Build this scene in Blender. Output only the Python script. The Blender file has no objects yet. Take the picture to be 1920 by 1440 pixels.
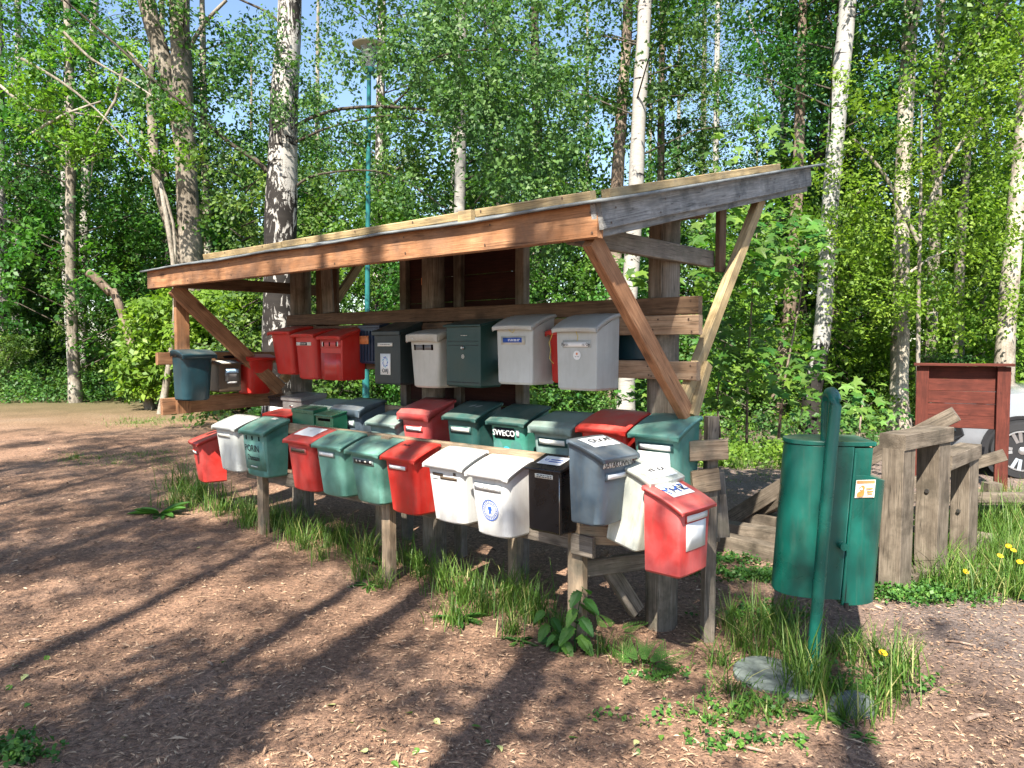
import bpy, math, random
import numpy as np
from mathutils import Vector, Matrix
random.seed(7)
R = math.radians
PI = math.pi
scene = bpy.context.scene
COL = scene.collection

# ---------------------------------------------------------------- camera
FOC = 1420.0
PITCH = math.atan(72 / 1420.0)
CAM_H = 1.6
cam_data = bpy.data.cameras.new('camera')
cam_data.sensor_width = 36.0
cam_data.lens = 36.0 * FOC / 1920.0
cam_data.clip_start = 0.05
cam_data.clip_end = 600.0
cam = bpy.data.objects.new('camera', cam_data)
COL.objects.link(cam)
cam.location = (0, 0, CAM_H)
cam.rotation_euler = (PI / 2 - PITCH, 0, 0)
scene.camera = cam

# ---------------------------------------------------------------- light
SUN_EL = 48.0
SUN_DIR = Vector((-0.30, -0.954, 0)).normalized()          # horizontal direction towards the sun
world = bpy.data.worlds.new('World')
scene.world = world
world.use_nodes = True
wn = world.node_tree
wn.nodes.clear()
wo = wn.nodes.new('ShaderNodeOutputWorld')
wb = wn.nodes.new('ShaderNodeBackground')
sky = wn.nodes.new('ShaderNodeTexSky')
sky.sky_type = 'NISHITA'
sky.sun_disc = False
sky.sun_elevation = R(SUN_EL)
sky.sun_rotation = math.atan2(SUN_DIR.x, SUN_DIR.y)
sky.air_density = 1.0
sky.dust_density = 0.6
sky.ozone_density = 1.5
wb.inputs['Strength'].default_value = 0.085
wn.links.new(sky.outputs[0], wb.inputs[0])
wn.links.new(wb.outputs[0], wo.inputs[0])
sun_d = bpy.data.lights.new('sun', 'SUN')
sun_d.energy = 5.0
sun_d.angle = R(0.5)
sun_d.color = (1.0, 0.93, 0.82)
sun = bpy.data.objects.new('sun', sun_d)
COL.objects.link(sun)
sv = Vector((SUN_DIR.x * math.cos(R(SUN_EL)), SUN_DIR.y * math.cos(R(SUN_EL)), math.sin(R(SUN_EL))))
sun.rotation_euler = sv.to_track_quat('Z', 'Y').to_euler()
sun.location = sv * 50
scene.view_settings.view_transform = 'Standard'
scene.view_settings.look = 'None'
scene.view_settings.gamma = 1.0
scene.view_settings.exposure = 1.72
scene.view_settings.use_curve_mapping = False
try:
    scene.cycles.max_bounces = 8
    scene.cycles.diffuse_bounces = 4
    scene.cycles.transmission_bounces = 6
    scene.cycles.caustics_reflective = False
    scene.cycles.caustics_refractive = False
except Exception:
    pass

# ---------------------------------------------------------------- measuring helpers (photo pixel -> real point at a known distance)
SF = np.array([.352, 4.0])                                   # shelter's front right post on the ground
SU = np.array([.75, -.6614])                                 # along the shelter's front
SV = np.array([.6614, .75])                                  # into the shelter


def ray(px, py):
    x = (px - 960) / FOC
    y = -(py - 720) / FOC
    return np.array([x, math.cos(PITCH) + y * math.sin(PITCH), -math.sin(PITCH) + y * math.cos(PITCH)])


def on_v(px, py, v):
    d = ray(px, py)
    t = (v + SF @ SV) / (d[:2] @ SV)
    P = t * d
    return float((P[:2] - SF) @ SU), float(CAM_H + P[2])


def on_u(px, py, u):
    d = ray(px, py)
    t = (u + SF @ SU) / (d[:2] @ SU)
    P = t * d
    return float((P[:2] - SF) @ SV), float(CAM_H + P[2])


def at(px, py, Y):
    d = ray(px, py)
    t = Y / d[1]
    return Vector((t * d[0], t * d[1], CAM_H + t * d[2]))


def gz(x, y):
    x = np.asarray(x, float)
    y = np.asarray(y, float)
    left = 1 / (1 + np.exp((x - 0.0) * 1.6))
    e = np.maximum(0, y - 4.6)
    rise = .5 * (1 - np.exp(-e * .055 / .5)) * left
    e2 = np.maximum(0, y - 11)
    rise2 = .6 * (1 - np.exp(-e2 * .05 / .6)) * (1 - left)
    n = .018 * np.sin(x * 1.7 + .6 * np.sin(y * 1.1)) * np.sin(y * 1.3 + .5) + .008 * np.sin(x * 4.1 + y * 2.3) * np.sin(y * 3.7 - x)
    return rise + rise2 + n


def g(px, py, z=0.0):
    d = ray(px, py)
    for _ in range(6):
        t = (z - CAM_H) / d[2]
        z = float(gz(t * d[0], t * d[1]))
    return Vector((t * d[0], t * d[1], z))


# ---------------------------------------------------------------- object helpers
def thing(name, label, cat, loc=(0, 0, 0), rot=0.0, group=None):
    o = bpy.data.objects.new(name, None)
    o.empty_display_size = .1
    COL.objects.link(o)
    o.location = loc
    o.rotation_euler = rot if isinstance(rot, (tuple, list)) else (0, 0, rot)
    tag(o, label, cat, group)
    return o


def tag(o, label=None, cat=None, group=None, kind=None):
    if label: o['label'] = label
    if cat: o['category'] = cat
    if group: o['group'] = group
    if kind: o['kind'] = kind
    return o


def link(name, me, mat=None, parent=None, M=None):
    o = bpy.data.objects.new(name, me)
    COL.objects.link(o)
    if mat is not None and len(me.materials) == 0:
        me.materials.append(mat)
    if parent is not None:
        o.parent = parent
    if M is not None:
        o.matrix_basis = M
    return o


def pydata(name, verts, faces, smooth=None):
    me = bpy.data.meshes.new(name)
    me.from_pydata([tuple(v) for v in verts], [], faces)
    me.update()
    if smooth is not None:
        me.shade_smooth()
        if smooth < 179:
            me.set_sharp_from_angle(angle=R(smooth))
    return me


def npmesh(name, verts, faces, tint=None, smooth=False):
    """verts (N,3), faces (M,k) all of the same size k"""
    me = bpy.data.meshes.new(name)
    n, m, k = len(verts), len(faces), faces.shape[1]
    me.vertices.add(n)
    me.vertices.foreach_set('co', np.ascontiguousarray(verts, dtype=np.float32).ravel())
    me.loops.add(m * k)
    me.loops.foreach_set('vertex_index', np.ascontiguousarray(faces, dtype=np.int32).ravel())
    me.polygons.add(m)
    me.polygons.foreach_set('loop_start', np.arange(0, m * k, k, dtype=np.int32))
    if smooth:
        me.polygons.foreach_set('use_smooth', np.ones(m, dtype=bool))
    me.update(calc_edges=True)
    if tint is not None:
        a = me.attributes.new('tint', 'FLOAT', 'POINT')
        a.data.foreach_set('value', np.ascontiguousarray(tint, dtype=np.float32))
    return me


def join_np(parts):
    vs, fs, off = [], [], 0
    for v, f in parts:
        vs.append(v); fs.append(f + off); off += len(v)
    return np.concatenate(vs), np.concatenate(fs)


def box_v(x0, x1, y0, y1, z0, z1):
    v = [(x0, y0, z0), (x1, y0, z0), (x1, y1, z0), (x0, y1, z0), (x0, y0, z1), (x1, y0, z1), (x1, y1, z1), (x0, y1, z1)]
    f = [(3, 2, 1, 0), (4, 5, 6, 7), (0, 1, 5, 4), (1, 2, 6, 5), (2, 3, 7, 6), (3, 0, 4, 7)]
    return v, f


def bevel_mod(o, w=.003, seg=1):
    m = o.modifiers.new('bevel', 'BEVEL')
    m.width = w
    m.segments = seg
    m.limit_method = 'ANGLE'
    m.angle_limit = R(40)
    return o


def box(name, x0, x1, y0, y1, z0, z1, mat, parent=None, M=None, bev=0):
    v, f = box_v(x0, x1, y0, y1, z0, z1)
    o = link(name, pydata(name, v, f), mat, parent, M)
    if bev: bevel_mod(o, bev, 2)
    return o


_rt = random.Random(11)


def timber(name, p0, p1, w, h, mat, parent, up=(0, 0, 1), cut0=0.0, cut1=0.0, wob=.0015):
    """A sawn timber from p0 to p1, w wide and h high, chamfered, slightly uneven; cut0/cut1 skew the ends along the length."""
    p0, p1 = Vector(p0), Vector(p1)
    x = (p1 - p0)
    L = x.length
    x.normalize()
    z = Vector(up) - x * Vector(up).dot(x)
    z.normalize()
    y = z.cross(x)
    c = min(.004, w * .12, h * .12)
    n = max(2, min(9, int(L / .35) + 1))
    prof = [(-w/2 + c, -h/2), (w/2 - c, -h/2), (w/2, -h/2 + c), (w/2, h/2 - c), (w/2 - c, h/2), (-w/2 + c, h/2), (-w/2, h/2 - c), (-w/2, -h/2 + c)]
    vs, fs = [], []
    for i in range(n):
        t = i / (n - 1)
        dy, dz = _rt.uniform(-wob, wob), _rt.uniform(-wob, wob)
        for (a, b) in prof:
            sk = (cut0 * (1 - t) + cut1 * t) * (b / h)
            vs.append((L * t + sk, a + dy, b + dz))
    for i in range(n - 1):
        for k in range(8):
            a, b = i * 8 + k, i * 8 + (k + 1) % 8
            fs.append((a, b, b + 8, a + 8))
    fs.append(tuple(range(7, -1, -1)))
    fs.append(tuple((n - 1) * 8 + k for k in range(8)))
    M = Matrix(((x.x, y.x, z.x, p0.x), (x.y, y.y, z.y, p0.y), (x.z, y.z, z.z, p0.z), (0, 0, 0, 1)))
    return link(name, pydata(name, vs, fs), mat, parent, M)


def tube_np(pts, rad, sides=8, cap=True):
    pts = [Vector(p) for p in pts]
    n = len(pts)
    vs, fs = [], []
    ref = Vector((0.31, 0.17, 0.93))
    for i, p in enumerate(pts):
        d = (pts[min(i + 1, n - 1)] - pts[max(i - 1, 0)])
        if d.length < 1e-9: d = Vector((0, 0, 1))
        d.normalize()
        a = d.cross(ref)
        if a.length < .05: a = d.cross(Vector((1, 0, 0)))
        a.normalize()
        b = d.cross(a)
        r = rad[i] if hasattr(rad, '__len__') else rad
        for k in range(sides):
            t = 2 * PI * k / sides
            vs.append(tuple(p + a * (r * math.cos(t)) + b * (r * math.sin(t))))
    for i in range(n - 1):
        for k in range(sides):
            q = i * sides + k
            w = i * sides + (k + 1) % sides
            fs.append((q, w, w + sides, q + sides))
    return np.array(vs, float), np.array(fs, int)


def tube(name, pts, rad, mat, parent=None, sides=8, smooth=50):
    v, f = tube_np(pts, rad, sides)
    fs = [tuple(int(i) for i in q) for q in f]
    fs.append(tuple(range(sides)))
    fs.append(tuple(len(v) - sides + k for k in range(sides - 1, -1, -1)))
    return link(name, pydata(name, v, fs, smooth), mat, parent)


def lathe(name, prof, mat, parent=None, sides=24, smooth=40, M=None, caps=(True, True)):
    vs, fs = [], []
    n = len(prof)
    for (r, z) in prof:
        for k in range(sides):
            t = 2 * PI * k / sides
            vs.append((r * math.cos(t), r * math.sin(t), z))
    for i in range(n - 1):
        for k in range(sides):
            a = i * sides + k
            b = i * sides + (k + 1) % sides
            fs.append((a, b, b + sides, a + sides))
    if caps[0]: fs.append(tuple(range(sides - 1, -1, -1)))
    if caps[1]: fs.append(tuple((n - 1) * sides + k for k in range(sides)))
    return link(name, pydata(name, vs, fs, smooth), mat, parent, M)


# ---------------------------------------------------------------- materials
def mat_new(name):
    m = bpy.data.materials.new(name)
    m.use_nodes = True
    nt = m.node_tree
    b = nt.nodes['Principled BSDF']
    return m, nt, b


def N(nt, t, **kw):
    n = nt.nodes.new(t)
    for k, v in kw.items():
        if k in n.inputs: n.inputs[k].default_value = v
        else: setattr(n, k, v)
    return n


def noise(nt, vec, scale, detail=4.0, rough=.55, dist=0.0):
    n = nt.nodes.new('ShaderNodeTexNoise')
    n.inputs['Scale'].default_value = scale
    n.inputs['Detail'].default_value = detail
    n.inputs['Roughness'].default_value = rough
    n.inputs['Distortion'].default_value = dist
    if vec is not None: nt.links.new(vec, n.inputs['Vector'])
    return n.outputs[0]


def ramp(nt, fac, stops):
    r = nt.nodes.new('ShaderNodeValToRGB')
    e = r.color_ramp.elements
    while len(e) > 1: e.remove(e[-1])
    e[0].position = stops[0][0]
    c = stops[0][1]
    e[0].color = (*c, 1) if len(c) == 3 else c
    for p, c in stops[1:]:
        q = e.new(p)
        q.color = (*c, 1) if len(c) == 3 else c
    nt.links.new(fac, r.inputs[0])
    return r.outputs[0]


def mix(nt, fac, a, b, mode='MIX'):
    m = nt.nodes.new('ShaderNodeMix')
    m.data_type = 'RGBA'
    m.blend_type = mode
    for s, v in ((0, fac), (6, a), (7, b)):
        if hasattr(v, 'is_linked') or hasattr(v, 'links'):
            nt.links.new(v, m.inputs[s])
        else:
            m.inputs[s].default_value = (*v, 1) if isinstance(v, tuple) and len(v) == 3 else v
    return m.outputs[2]


def coords(nt, scale=(1, 1, 1), kind='Object', rand=True):
    tc = nt.nodes.new('ShaderNodeTexCoord')
    mp = nt.nodes.new('ShaderNodeMapping')
    mp.inputs['Scale'].default_value = scale
    nt.links.new(tc.outputs[kind], mp.inputs['Vector'])
    if rand:
        oi = nt.nodes.new('ShaderNodeObjectInfo')
        mu = nt.nodes.new('ShaderNodeMath')
        mu.operation = 'MULTIPLY'
        mu.inputs[1].default_value = 37.0
        nt.links.new(oi.outputs['Random'], mu.inputs[0])
        nt.links.new(mu.outputs[0], mp.inputs['Location'])
    return mp.outputs[0]


def bump(nt, b, h, strength=.3, dist=.01):
    bp = nt.nodes.new('ShaderNodeBump')
    bp.inputs['Strength'].default_value = strength
    bp.inputs['Distance'].default_value = dist
    nt.links.new(h, bp.inputs['Height'])
    nt.links.new(bp.outputs[0], b.inputs['Normal'])


def m_wood(name, c1, c2, knots=.5, stain=None, bstr=.35, gscale=1.0):
    m, nt, b = mat_new(name)
    v1 = coords(nt, (1.1, 13 * gscale, 13 * gscale))
    v2 = coords(nt, (4, 90, 90))
    v3 = coords(nt, (2.6, 6, 6))
    v4 = coords(nt, (1, 1, 1))
    n1 = noise(nt, v1, 2.2, 6, .6, .9)
    n2 = noise(nt, v2, 2.0, 3, .6)
    base = ramp(nt, n1, [(.3, c1), (.52, tuple((a + bb) / 2 for a, bb in zip(c1, c2))), (.72, c2)])
    fine = ramp(nt, n2, [(.3, (.62, .62, .62)), (.6, (1.08, 1.08, 1.08))])
    col = mix(nt, .8, base, fine, 'MULTIPLY')
    vo = nt.nodes.new('ShaderNodeTexVoronoi')
    vo.inputs['Scale'].default_value = 1.35
    nt.links.new(v3, vo.inputs['Vector'])
    kn = ramp(nt, vo.outputs['Distance'], [(.10, (1, 1, 1)), (.235, (0, 0, 0))])
    kf = nt.nodes.new('ShaderNodeMath'); kf.operation = 'MULTIPLY'; kf.inputs[1].default_value = knots
    nt.links.new(kn, kf.inputs[0])
    col = mix(nt, kf.outputs[0], col, tuple(a * .28 for a in c1))
    if stain:
        n4 = noise(nt, v4, 4.5, 6, .65)
        sf = ramp(nt, n4, [(.48, (0, 0, 0)), (.66, (1, 1, 1))])
        col = mix(nt, sf, col, stain)
    n5 = noise(nt, coords(nt, (.55, 34, 34)), 1.6, 2, .5, .25)
    ck = ramp(nt, n5, [(.485, (0, 0, 0)), (.498, (.85, .85, .85)), (.511, (0, 0, 0))])
    col = mix(nt, ck, col, tuple(x * .22 for x in c1))
    n6 = noise(nt, coords(nt), 7, 5, .6)
    col = mix(nt, .75, col, ramp(nt, n6, [(.32, (.62, .60, .58)), (.62, (1.06, 1.06, 1.06))]), 'MULTIPLY')
    nt.links.new(col, b.inputs['Base Color'])
    b.inputs['Roughness'].default_value = .78
    b.inputs['Specular IOR Level'].default_value = .25
    bump(nt, b, mix(nt, .5, n1, n2), bstr, .006)
    return m


def m_plastic(name, col, fade=None, dirt=.35, rough=.38, dirtcol=(.11, .10, .075), spec=.45, dust=.55):
    """Sun-bleached, dusty moulded plastic: blotchy fading, grime specks, faint scratches."""
    m, nt, b = mat_new(name)
    v = coords(nt)
    if fade is None: fade = tuple(min(1, c * 1.15 + .035) for c in col)
    n1 = noise(nt, v, 5.5, 5, .6, .4)
    n2 = noise(nt, v, 55, 4, .7)
    c = mix(nt, ramp(nt, n1, [(.35, (0, 0, 0)), (.68, (1, 1, 1))]), col, fade)
    n3 = noise(nt, coords(nt, (9, 9, 2.0)), 3.0, 6, .7)
    df = ramp(nt, n3, [(.5, (0, 0, 0)), (.78, (dirt, dirt, dirt))])
    c = mix(nt, df, c, dirtcol)
    sp = ramp(nt, n2, [(.66, (0, 0, 0)), (.78, (dirt * .8,) * 3)])
    c = mix(nt, sp, c, dirtcol)
    ge = nt.nodes.new('ShaderNodeNewGeometry')
    sz = nt.nodes.new('ShaderNodeSeparateXYZ'); nt.links.new(ge.outputs['Normal'], sz.inputs[0])
    up_ = nt.nodes.new('ShaderNodeMapRange'); up_.inputs['From Min'].default_value = .45; up_.inputs['From Max'].default_value = .9
    nt.links.new(sz.outputs['Z'], up_.inputs['Value'])
    nd_ = ramp(nt, noise(nt, v, 9, 6, .7), [(.36, (.06, .06, .06)), (.66, (.62, .62, .62))])
    mu_ = nt.nodes.new('ShaderNodeMath'); mu_.operation = 'MULTIPLY'
    nt.links.new(up_.outputs[0], mu_.inputs[0]); nt.links.new(nd_, mu_.inputs[1])
    mk_ = nt.nodes.new('ShaderNodeMath'); mk_.operation = 'MULTIPLY'; mk_.inputs[1].default_value = dust
    nt.links.new(mu_.outputs[0], mk_.inputs[0])
    c = mix(nt, mk_.outputs[0], c, (.26, .225, .175))
    st_ = ramp(nt, noise(nt, coords(nt, (38, 38, 1.3)), 1.4, 4, .65), [(.56, (0, 0, 0)), (.74, (dirt * .75,) * 3)])
    c = mix(nt, st_, c, dirtcol)
    nt.links.new(c, b.inputs['Base Color'])
    rr = ramp(nt, n1, [(.3, (rough - .08,) * 3), (.7, (rough + .14,) * 3)])
    nt.links.new(rr, b.inputs['Roughness'])
    b.inputs['Specular IOR Level'].default_value = spec
    bump(nt, b, mix(nt, .3, n2, n3), .06, .004)
    return m


def m_plain(name, col, rough=.6, metal=0.0, spec=.4, var=.12, scale=12, coat=0):
    m, nt, b = mat_new(name)
    n1 = noise(nt, coords(nt), scale, 5, .6)
    c = ramp(nt, n1, [(.3, tuple(max(0, x * (1 - var)) for x in col)), (.7, tuple(min(1, x * (1 + var)) for x in col))])
    nt.links.new(c, b.inputs['Base Color'])
    b.inputs['Roughness'].default_value = rough
    b.inputs['Metallic'].default_value = metal
    b.inputs['Specular IOR Level'].default_value = spec
    b.inputs['Coat Weight'].default_value = coat
    return m


def m_leaf(name, dark, mid, light, trans=.35, rough=.5, hue=.03):
    """leaf colour varies leaf by leaf (tint attribute) and plant by plant"""
    m, nt, b = mat_new(name)
    nt.nodes.remove(b)
    out = nt.nodes['Material Output']
    at_ = nt.nodes.new('ShaderNodeAttribute')
    at_.attribute_name = 'tint'
    c = ramp(nt, at_.outputs['Fac'], [(0, dark), (.5, mid), (1, light)])
    oi = nt.nodes.new('ShaderNodeObjectInfo')
    hs = nt.nodes.new('ShaderNodeHueSaturation')
    mr = nt.nodes.new('ShaderNodeMapRange')
    mr.inputs['To Min'].default_value = .5 - hue
    mr.inputs['To Max'].default_value = .5 + hue * .6
    nt.links.new(oi.outputs['Random'], mr.inputs['Value'])
    nt.links.new(mr.outputs[0], hs.inputs['Hue'])
    nt.links.new(c, hs.inputs['Color'])
    col = hs.outputs[0]
    p = nt.nodes.new('ShaderNodeBsdfPrincipled')
    nt.links.new(col, p.inputs['Base Color'])
    p.inputs['Roughness'].default_value = rough
    p.inputs['Specular IOR Level'].default_value = .35
    tr = nt.nodes.new('ShaderNodeBsdfTranslucent')
    tc = mix(nt, 1.0, col, (1.3, 1.5, .6), 'MULTIPLY')
    nt.links.new(tc, tr.inputs['Color'])
    ms = nt.nodes.new('ShaderNodeMixShader')
    ms.inputs[0].default_value = trans
    nt.links.new(p.outputs[0], ms.inputs[1])
    nt.links.new(tr.outputs[0], ms.inputs[2])
    nt.links.new(ms.outputs[0], out.inputs[0])
    return m


def m_bark(name, c1, c2, light=None, scale=1.0):
    m, nt, b = mat_new(name)
    v = coords(nt, (6 * scale, 6 * scale, 1.4 * scale))
    n1 = noise(nt, v, 3.0, 8, .65, .6)
    n2 = noise(nt, coords(nt), 1.6, 4, .6)
    c = ramp(nt, n1, [(.34, c1), (.62, c2)])
    if light:
        c = mix(nt, ramp(nt, n2, [(.46, (0, 0, 0)), (.62, (1, 1, 1))]), c, light)
    n3 = noise(nt, coords(nt), 26, 5, .7)
    c = mix(nt, .7, c, ramp(nt, n3, [(.35, (.55, .55, .55)), (.6, (1.1, 1.1, 1.1))]), 'MULTIPLY')
    nt.links.new(c, b.inputs['Base Color'])
    b.inputs['Roughness'].default_value = .9
    b.inputs['Specular IOR Level'].default_value = .15
    bump(nt, b, n1, .8, .03)
    return m


def m_birch(name, rough_h=0.0, black=.5, white=(.62, .58, .52), span=2.6, top=None):
    """white birch bark: short dark horizontal marks, black fissured bark taking over towards rough_h and below"""
    m, nt, b = mat_new(name)
    v = coords(nt, (2.6, 2.6, 13))
    n1 = noise(nt, v, 1.5, 3, .55, .2)
    marks = ramp(nt, n1, [(.63, (0, 0, 0)), (.67, (1, 1, 1))])
    n2 = noise(nt, coords(nt, (1.6, 1.6, 3.2)), 1.9, 4, .6, .3)
    big = ramp(nt, n2, [(.66, (0, 0, 0)), (.70, (1, 1, 1))])
    n3 = noise(nt, coords(nt, (10, 10, 60)), 1.0, 2)
    c = mix(nt, ramp(nt, n3, [(.3, (0, 0, 0)), (.75, (1, 1, 1))]), white, tuple(x * .72 for x in white))
    dk = (.035, .03, .027)
    c = mix(nt, marks, c, dk)
    c = mix(nt, big, c, dk)
    # fissured dark bark low down
    tc = nt.nodes.new('ShaderNodeTexCoord')
    sx = nt.nodes.new('ShaderNodeSeparateXYZ')
    nt.links.new(tc.outputs['Object'], sx.inputs[0])
    mr = nt.nodes.new('ShaderNodeMapRange')
    mr.inputs['From Min'].default_value = rough_h - span
    mr.inputs['From Max'].default_value = rough_h + span
    mr.inputs['To Min'].default_value = -.03 + black * .19
    mr.inputs['To Max'].default_value = (-.12 + black * .30) if top is None else top
    nt.links.new(sx.outputs['Z'], mr.inputs['Value'])
    rn_ = noise(nt, coords(nt, (2.3, 2.3, .85)), 4.2, 6, .62, .8)
    rs = nt.nodes.new('ShaderNodeMath'); rs.operation = 'SUBTRACT'; rs.inputs[1].default_value = .5
    nt.links.new(rn_, rs.inputs[0])
    ra = nt.nodes.new('ShaderNodeMath'); ra.operation = 'ABSOLUTE'
    nt.links.new(rs.outputs[0], ra.inputs[0])
    lt = nt.nodes.new('ShaderNodeMath'); lt.operation = 'SUBTRACT'
    nl_ = noise(nt, coords(nt, (1.5, 1.5, .9)), 1.6, 3, .5)
    ma = nt.nodes.new('ShaderNodeMath'); ma.operation = 'MULTIPLY_ADD'; ma.inputs[1].default_value = .35 * black; ma.inputs[2].default_value = -.175 * black
    nt.links.new(nl_, ma.inputs[0])
    mb = nt.nodes.new('ShaderNodeMath'); mb.operation = 'ADD'
    nt.links.new(mr.outputs[0], mb.inputs[0]); nt.links.new(ma.outputs[0], mb.inputs[1])
    nt.links.new(mb.outputs[0], lt.inputs[0]); nt.links.new(ra.outputs[0], lt.inputs[1])
    fis = ramp(nt, lt.outputs[0], [(0.0, (0, 0, 0)), (.03, (1, 1, 1))])
    c = mix(nt, fis, c, mix(nt, n1, (.006, .005, .0045), (.034, .029, .025)))
    nt.links.new(c, b.inputs['Base Color'])
    b.inputs['Roughness'].default_value = .75
    b.inputs['Specular IOR Level'].default_value = .2
    bump(nt, b, fis, .6, .02)
    return m


W_eave = m_wood('aged_pine_board', (.26, .115, .05), (.43, .225, .115), .85, stain=(.22, .12, .07))
W_brace = m_wood('stained_pine', (.29, .135, .066), (.43, .235, .125), .7)
W_yellow = m_wood('new_pine', (.33, .235, .115), (.50, .385, .21), .6, stain=(.24, .19, .12))
W_old = m_wood('weathered_board', (.15, .125, .10), (.30, .26, .215), .6, stain=(.13, .12, .09), bstr=.6)
W_grey = m_wood('silver_grey_board', (.20, .205, .205), (.36, .355, .34), .5, stain=(.10, .108, .11), bstr=.5)
W_dark = m_wood('brown_board', (.10, .06, .035), (.20, .125, .075), .5)
W_rail = m_wood('rail_timber', (.24, .17, .11), (.42, .32, .22), .6, stain=(.17, .15, .11), bstr=.5)
W_board = m_wood('shelf_board', (.30, .19, .115), (.46, .33, .22), .7)
W_heavy = m_wood('grey_heavy_timber', (.105, .083, .062), (.235, .195, .15), .5, stain=(.075, .062, .046), bstr=.8, gscale=.7)
W_red = m_wood('red_ochre_board', (.078, .019, .013), (.125, .030, .019), .15)
W_redwall = m_wood('dark_red_panel', (.030, .010, .008), (.05, .015, .011), .1)
W_pole = m_wood('round_pole', (.13, .105, .08), (.30, .26, .21), .4, stain=(.09, .085, .06), bstr=.7)
M_roof = m_plain('roof_felt', (.16, .175, .18), .8, var=.3, scale=9)
M_nail = m_plain('steel', (.42, .42, .42), .35, 1.0)
M_blk = m_plain('black_plastic', (.012, .012, .014), .35)
M_hole = m_plain('dark_opening', (.004, .004, .004), .9, spec=0)
M_paper = m_plain('white_paper', (.82, .82, .80), .6, var=.04)
M_card = m_plain('name_card', (.72, .70, .62), .5, var=.08, scale=30)
M_ink = m_plain('black_ink', (.015, .015, .02), .6, var=0)
M_blueink = m_plain('blue_ink', (.02, .09, .42), .5, var=.1)
M_cyan = m_plain('cyan_ink', (.05, .42, .62), .5, var=.1)
M_orange = m_plain('orange_sticker', (.70, .24, .09), .5, var=.15)
M_skyglass = m_plain('pale_blue_strip', (.35, .55, .75), .3)
M_yel = m_plain('yellow_cord', (.55, .43, .10), .6)

P_red = m_plastic('red_plastic', (.50, .018, .012), (.56, .045, .035))
P_redfade = m_plastic('faded_red_plastic', (.50, .045, .042), (.57, .12, .115), .3)
P_redf2 = m_plastic('bleached_red_plastic', (.50, .030, .024), (.57, .085, .075), .3)
P_teal = m_plastic('teal_green_plastic', (.045, .165, .135), (.11, .27, .235), .3)
P_tealL = m_plastic('pale_teal_plastic', (.075, .21, .165), (.16, .35, .29), .25)
P_tealG = m_plastic('grey_teal_plastic', (.12, .19, .17), (.23, .31, .29), .4)
P_dkg = m_plastic('dark_green_plastic', (.016, .065, .058), (.035, .105, .095), .3)
P_sweco = m_plastic('green_plastic', (.035, .17, .125), (.07, .26, .20), .25)
P_navy = m_plastic('navy_plastic', (.005, .028, .04), (.01, .045, .058), .1)
P_slate = m_plastic('slate_plastic', (.055, .085, .115), (.10, .135, .165), .4)
P_white = m_plastic('white_plastic', (.58, .58, .565), (.64, .64, .63), .3, dirtcol=(.30, .28, .23))
P_grey = m_plastic('light_grey_plastic', (.44, .46, .44), (.52, .54, .52), .25, dirtcol=(.25, .24, .2))
P_beige = m_plastic('beige_plastic', (.45, .44, .38), (.53, .51, .45), .25, dirtcol=(.2, .18, .14))
P_dirtyw = m_plastic('mossy_white_plastic', (.40, .44, .38), (.62, .63, .57), .6, dirtcol=(.17, .19, .11))
P_black = m_plastic('black_box_plastic', (.006, .006, .007), (.011, .011, .013), .02, rough=.28, dirtcol=(.03, .03, .03), dust=.12)
P_brown = m_plastic('brown_metal', (.075, .05, .032), (.10, .07, .045), .3)
P_gmetal = m_plastic('grey_metal', (.15, .145, .14), (.20, .195, .19), .3)
P_gdark = m_plastic('bottle_green_metal', (.010, .085, .045), (.02, .12, .07), .15, rough=.28)
P_mgreen = m_plastic('dark_green_metal', (.008, .04, .034), (.014, .05, .044), .1, rough=.4)
P_mblack = m_plastic('blackish_green_metal', (.010, .018, .018), (.016, .028, .028), .15, rough=.4)
P_nblue = m_plastic('navy_blue_metal', (.012, .026, .055), (.018, .035, .07), .1)
P_bin = m_plastic('bin_green_paint', (.002, .070, .052), (.004, .105, .080), .2, rough=.30)
P_pole = m_plastic('pole_green_paint', (.002, .085, .062), (.006, .12, .09), .12, rough=.25)
P_lamp = m_plain('lamp_green_paint', (.015, .115, .11), .3, var=.2)
# ================================================================ the wooden shelter
TH = math.atan2(SU[1], SU[0])
SH_M = Matrix.Translation((SF[0], SF[1], 0)) @ Matrix.Rotation(TH, 4, 'Z')
SLOPE = .235
UL, UR = -4.0, .48
VF, VR = -.50, 1.90


def roof_z(v): return 2.065 + SLOPE * (v - VF)               # underside line of the eave and gable boards


shelter = thing('mailbox_shelter', 'open wooden mailbox shelter with a sloping plank edged roof and diagonal braces', 'shelter', (SF[0], SF[1], 0), TH)
SHI = SH_M.inverted()


def T(name, p0, p1, w, h, mat, **k): return timber(name, p0, p1, w, h, mat, shelter, **k)


up_r = Vector((0, -SLOPE, 1)).normalized()
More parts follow.
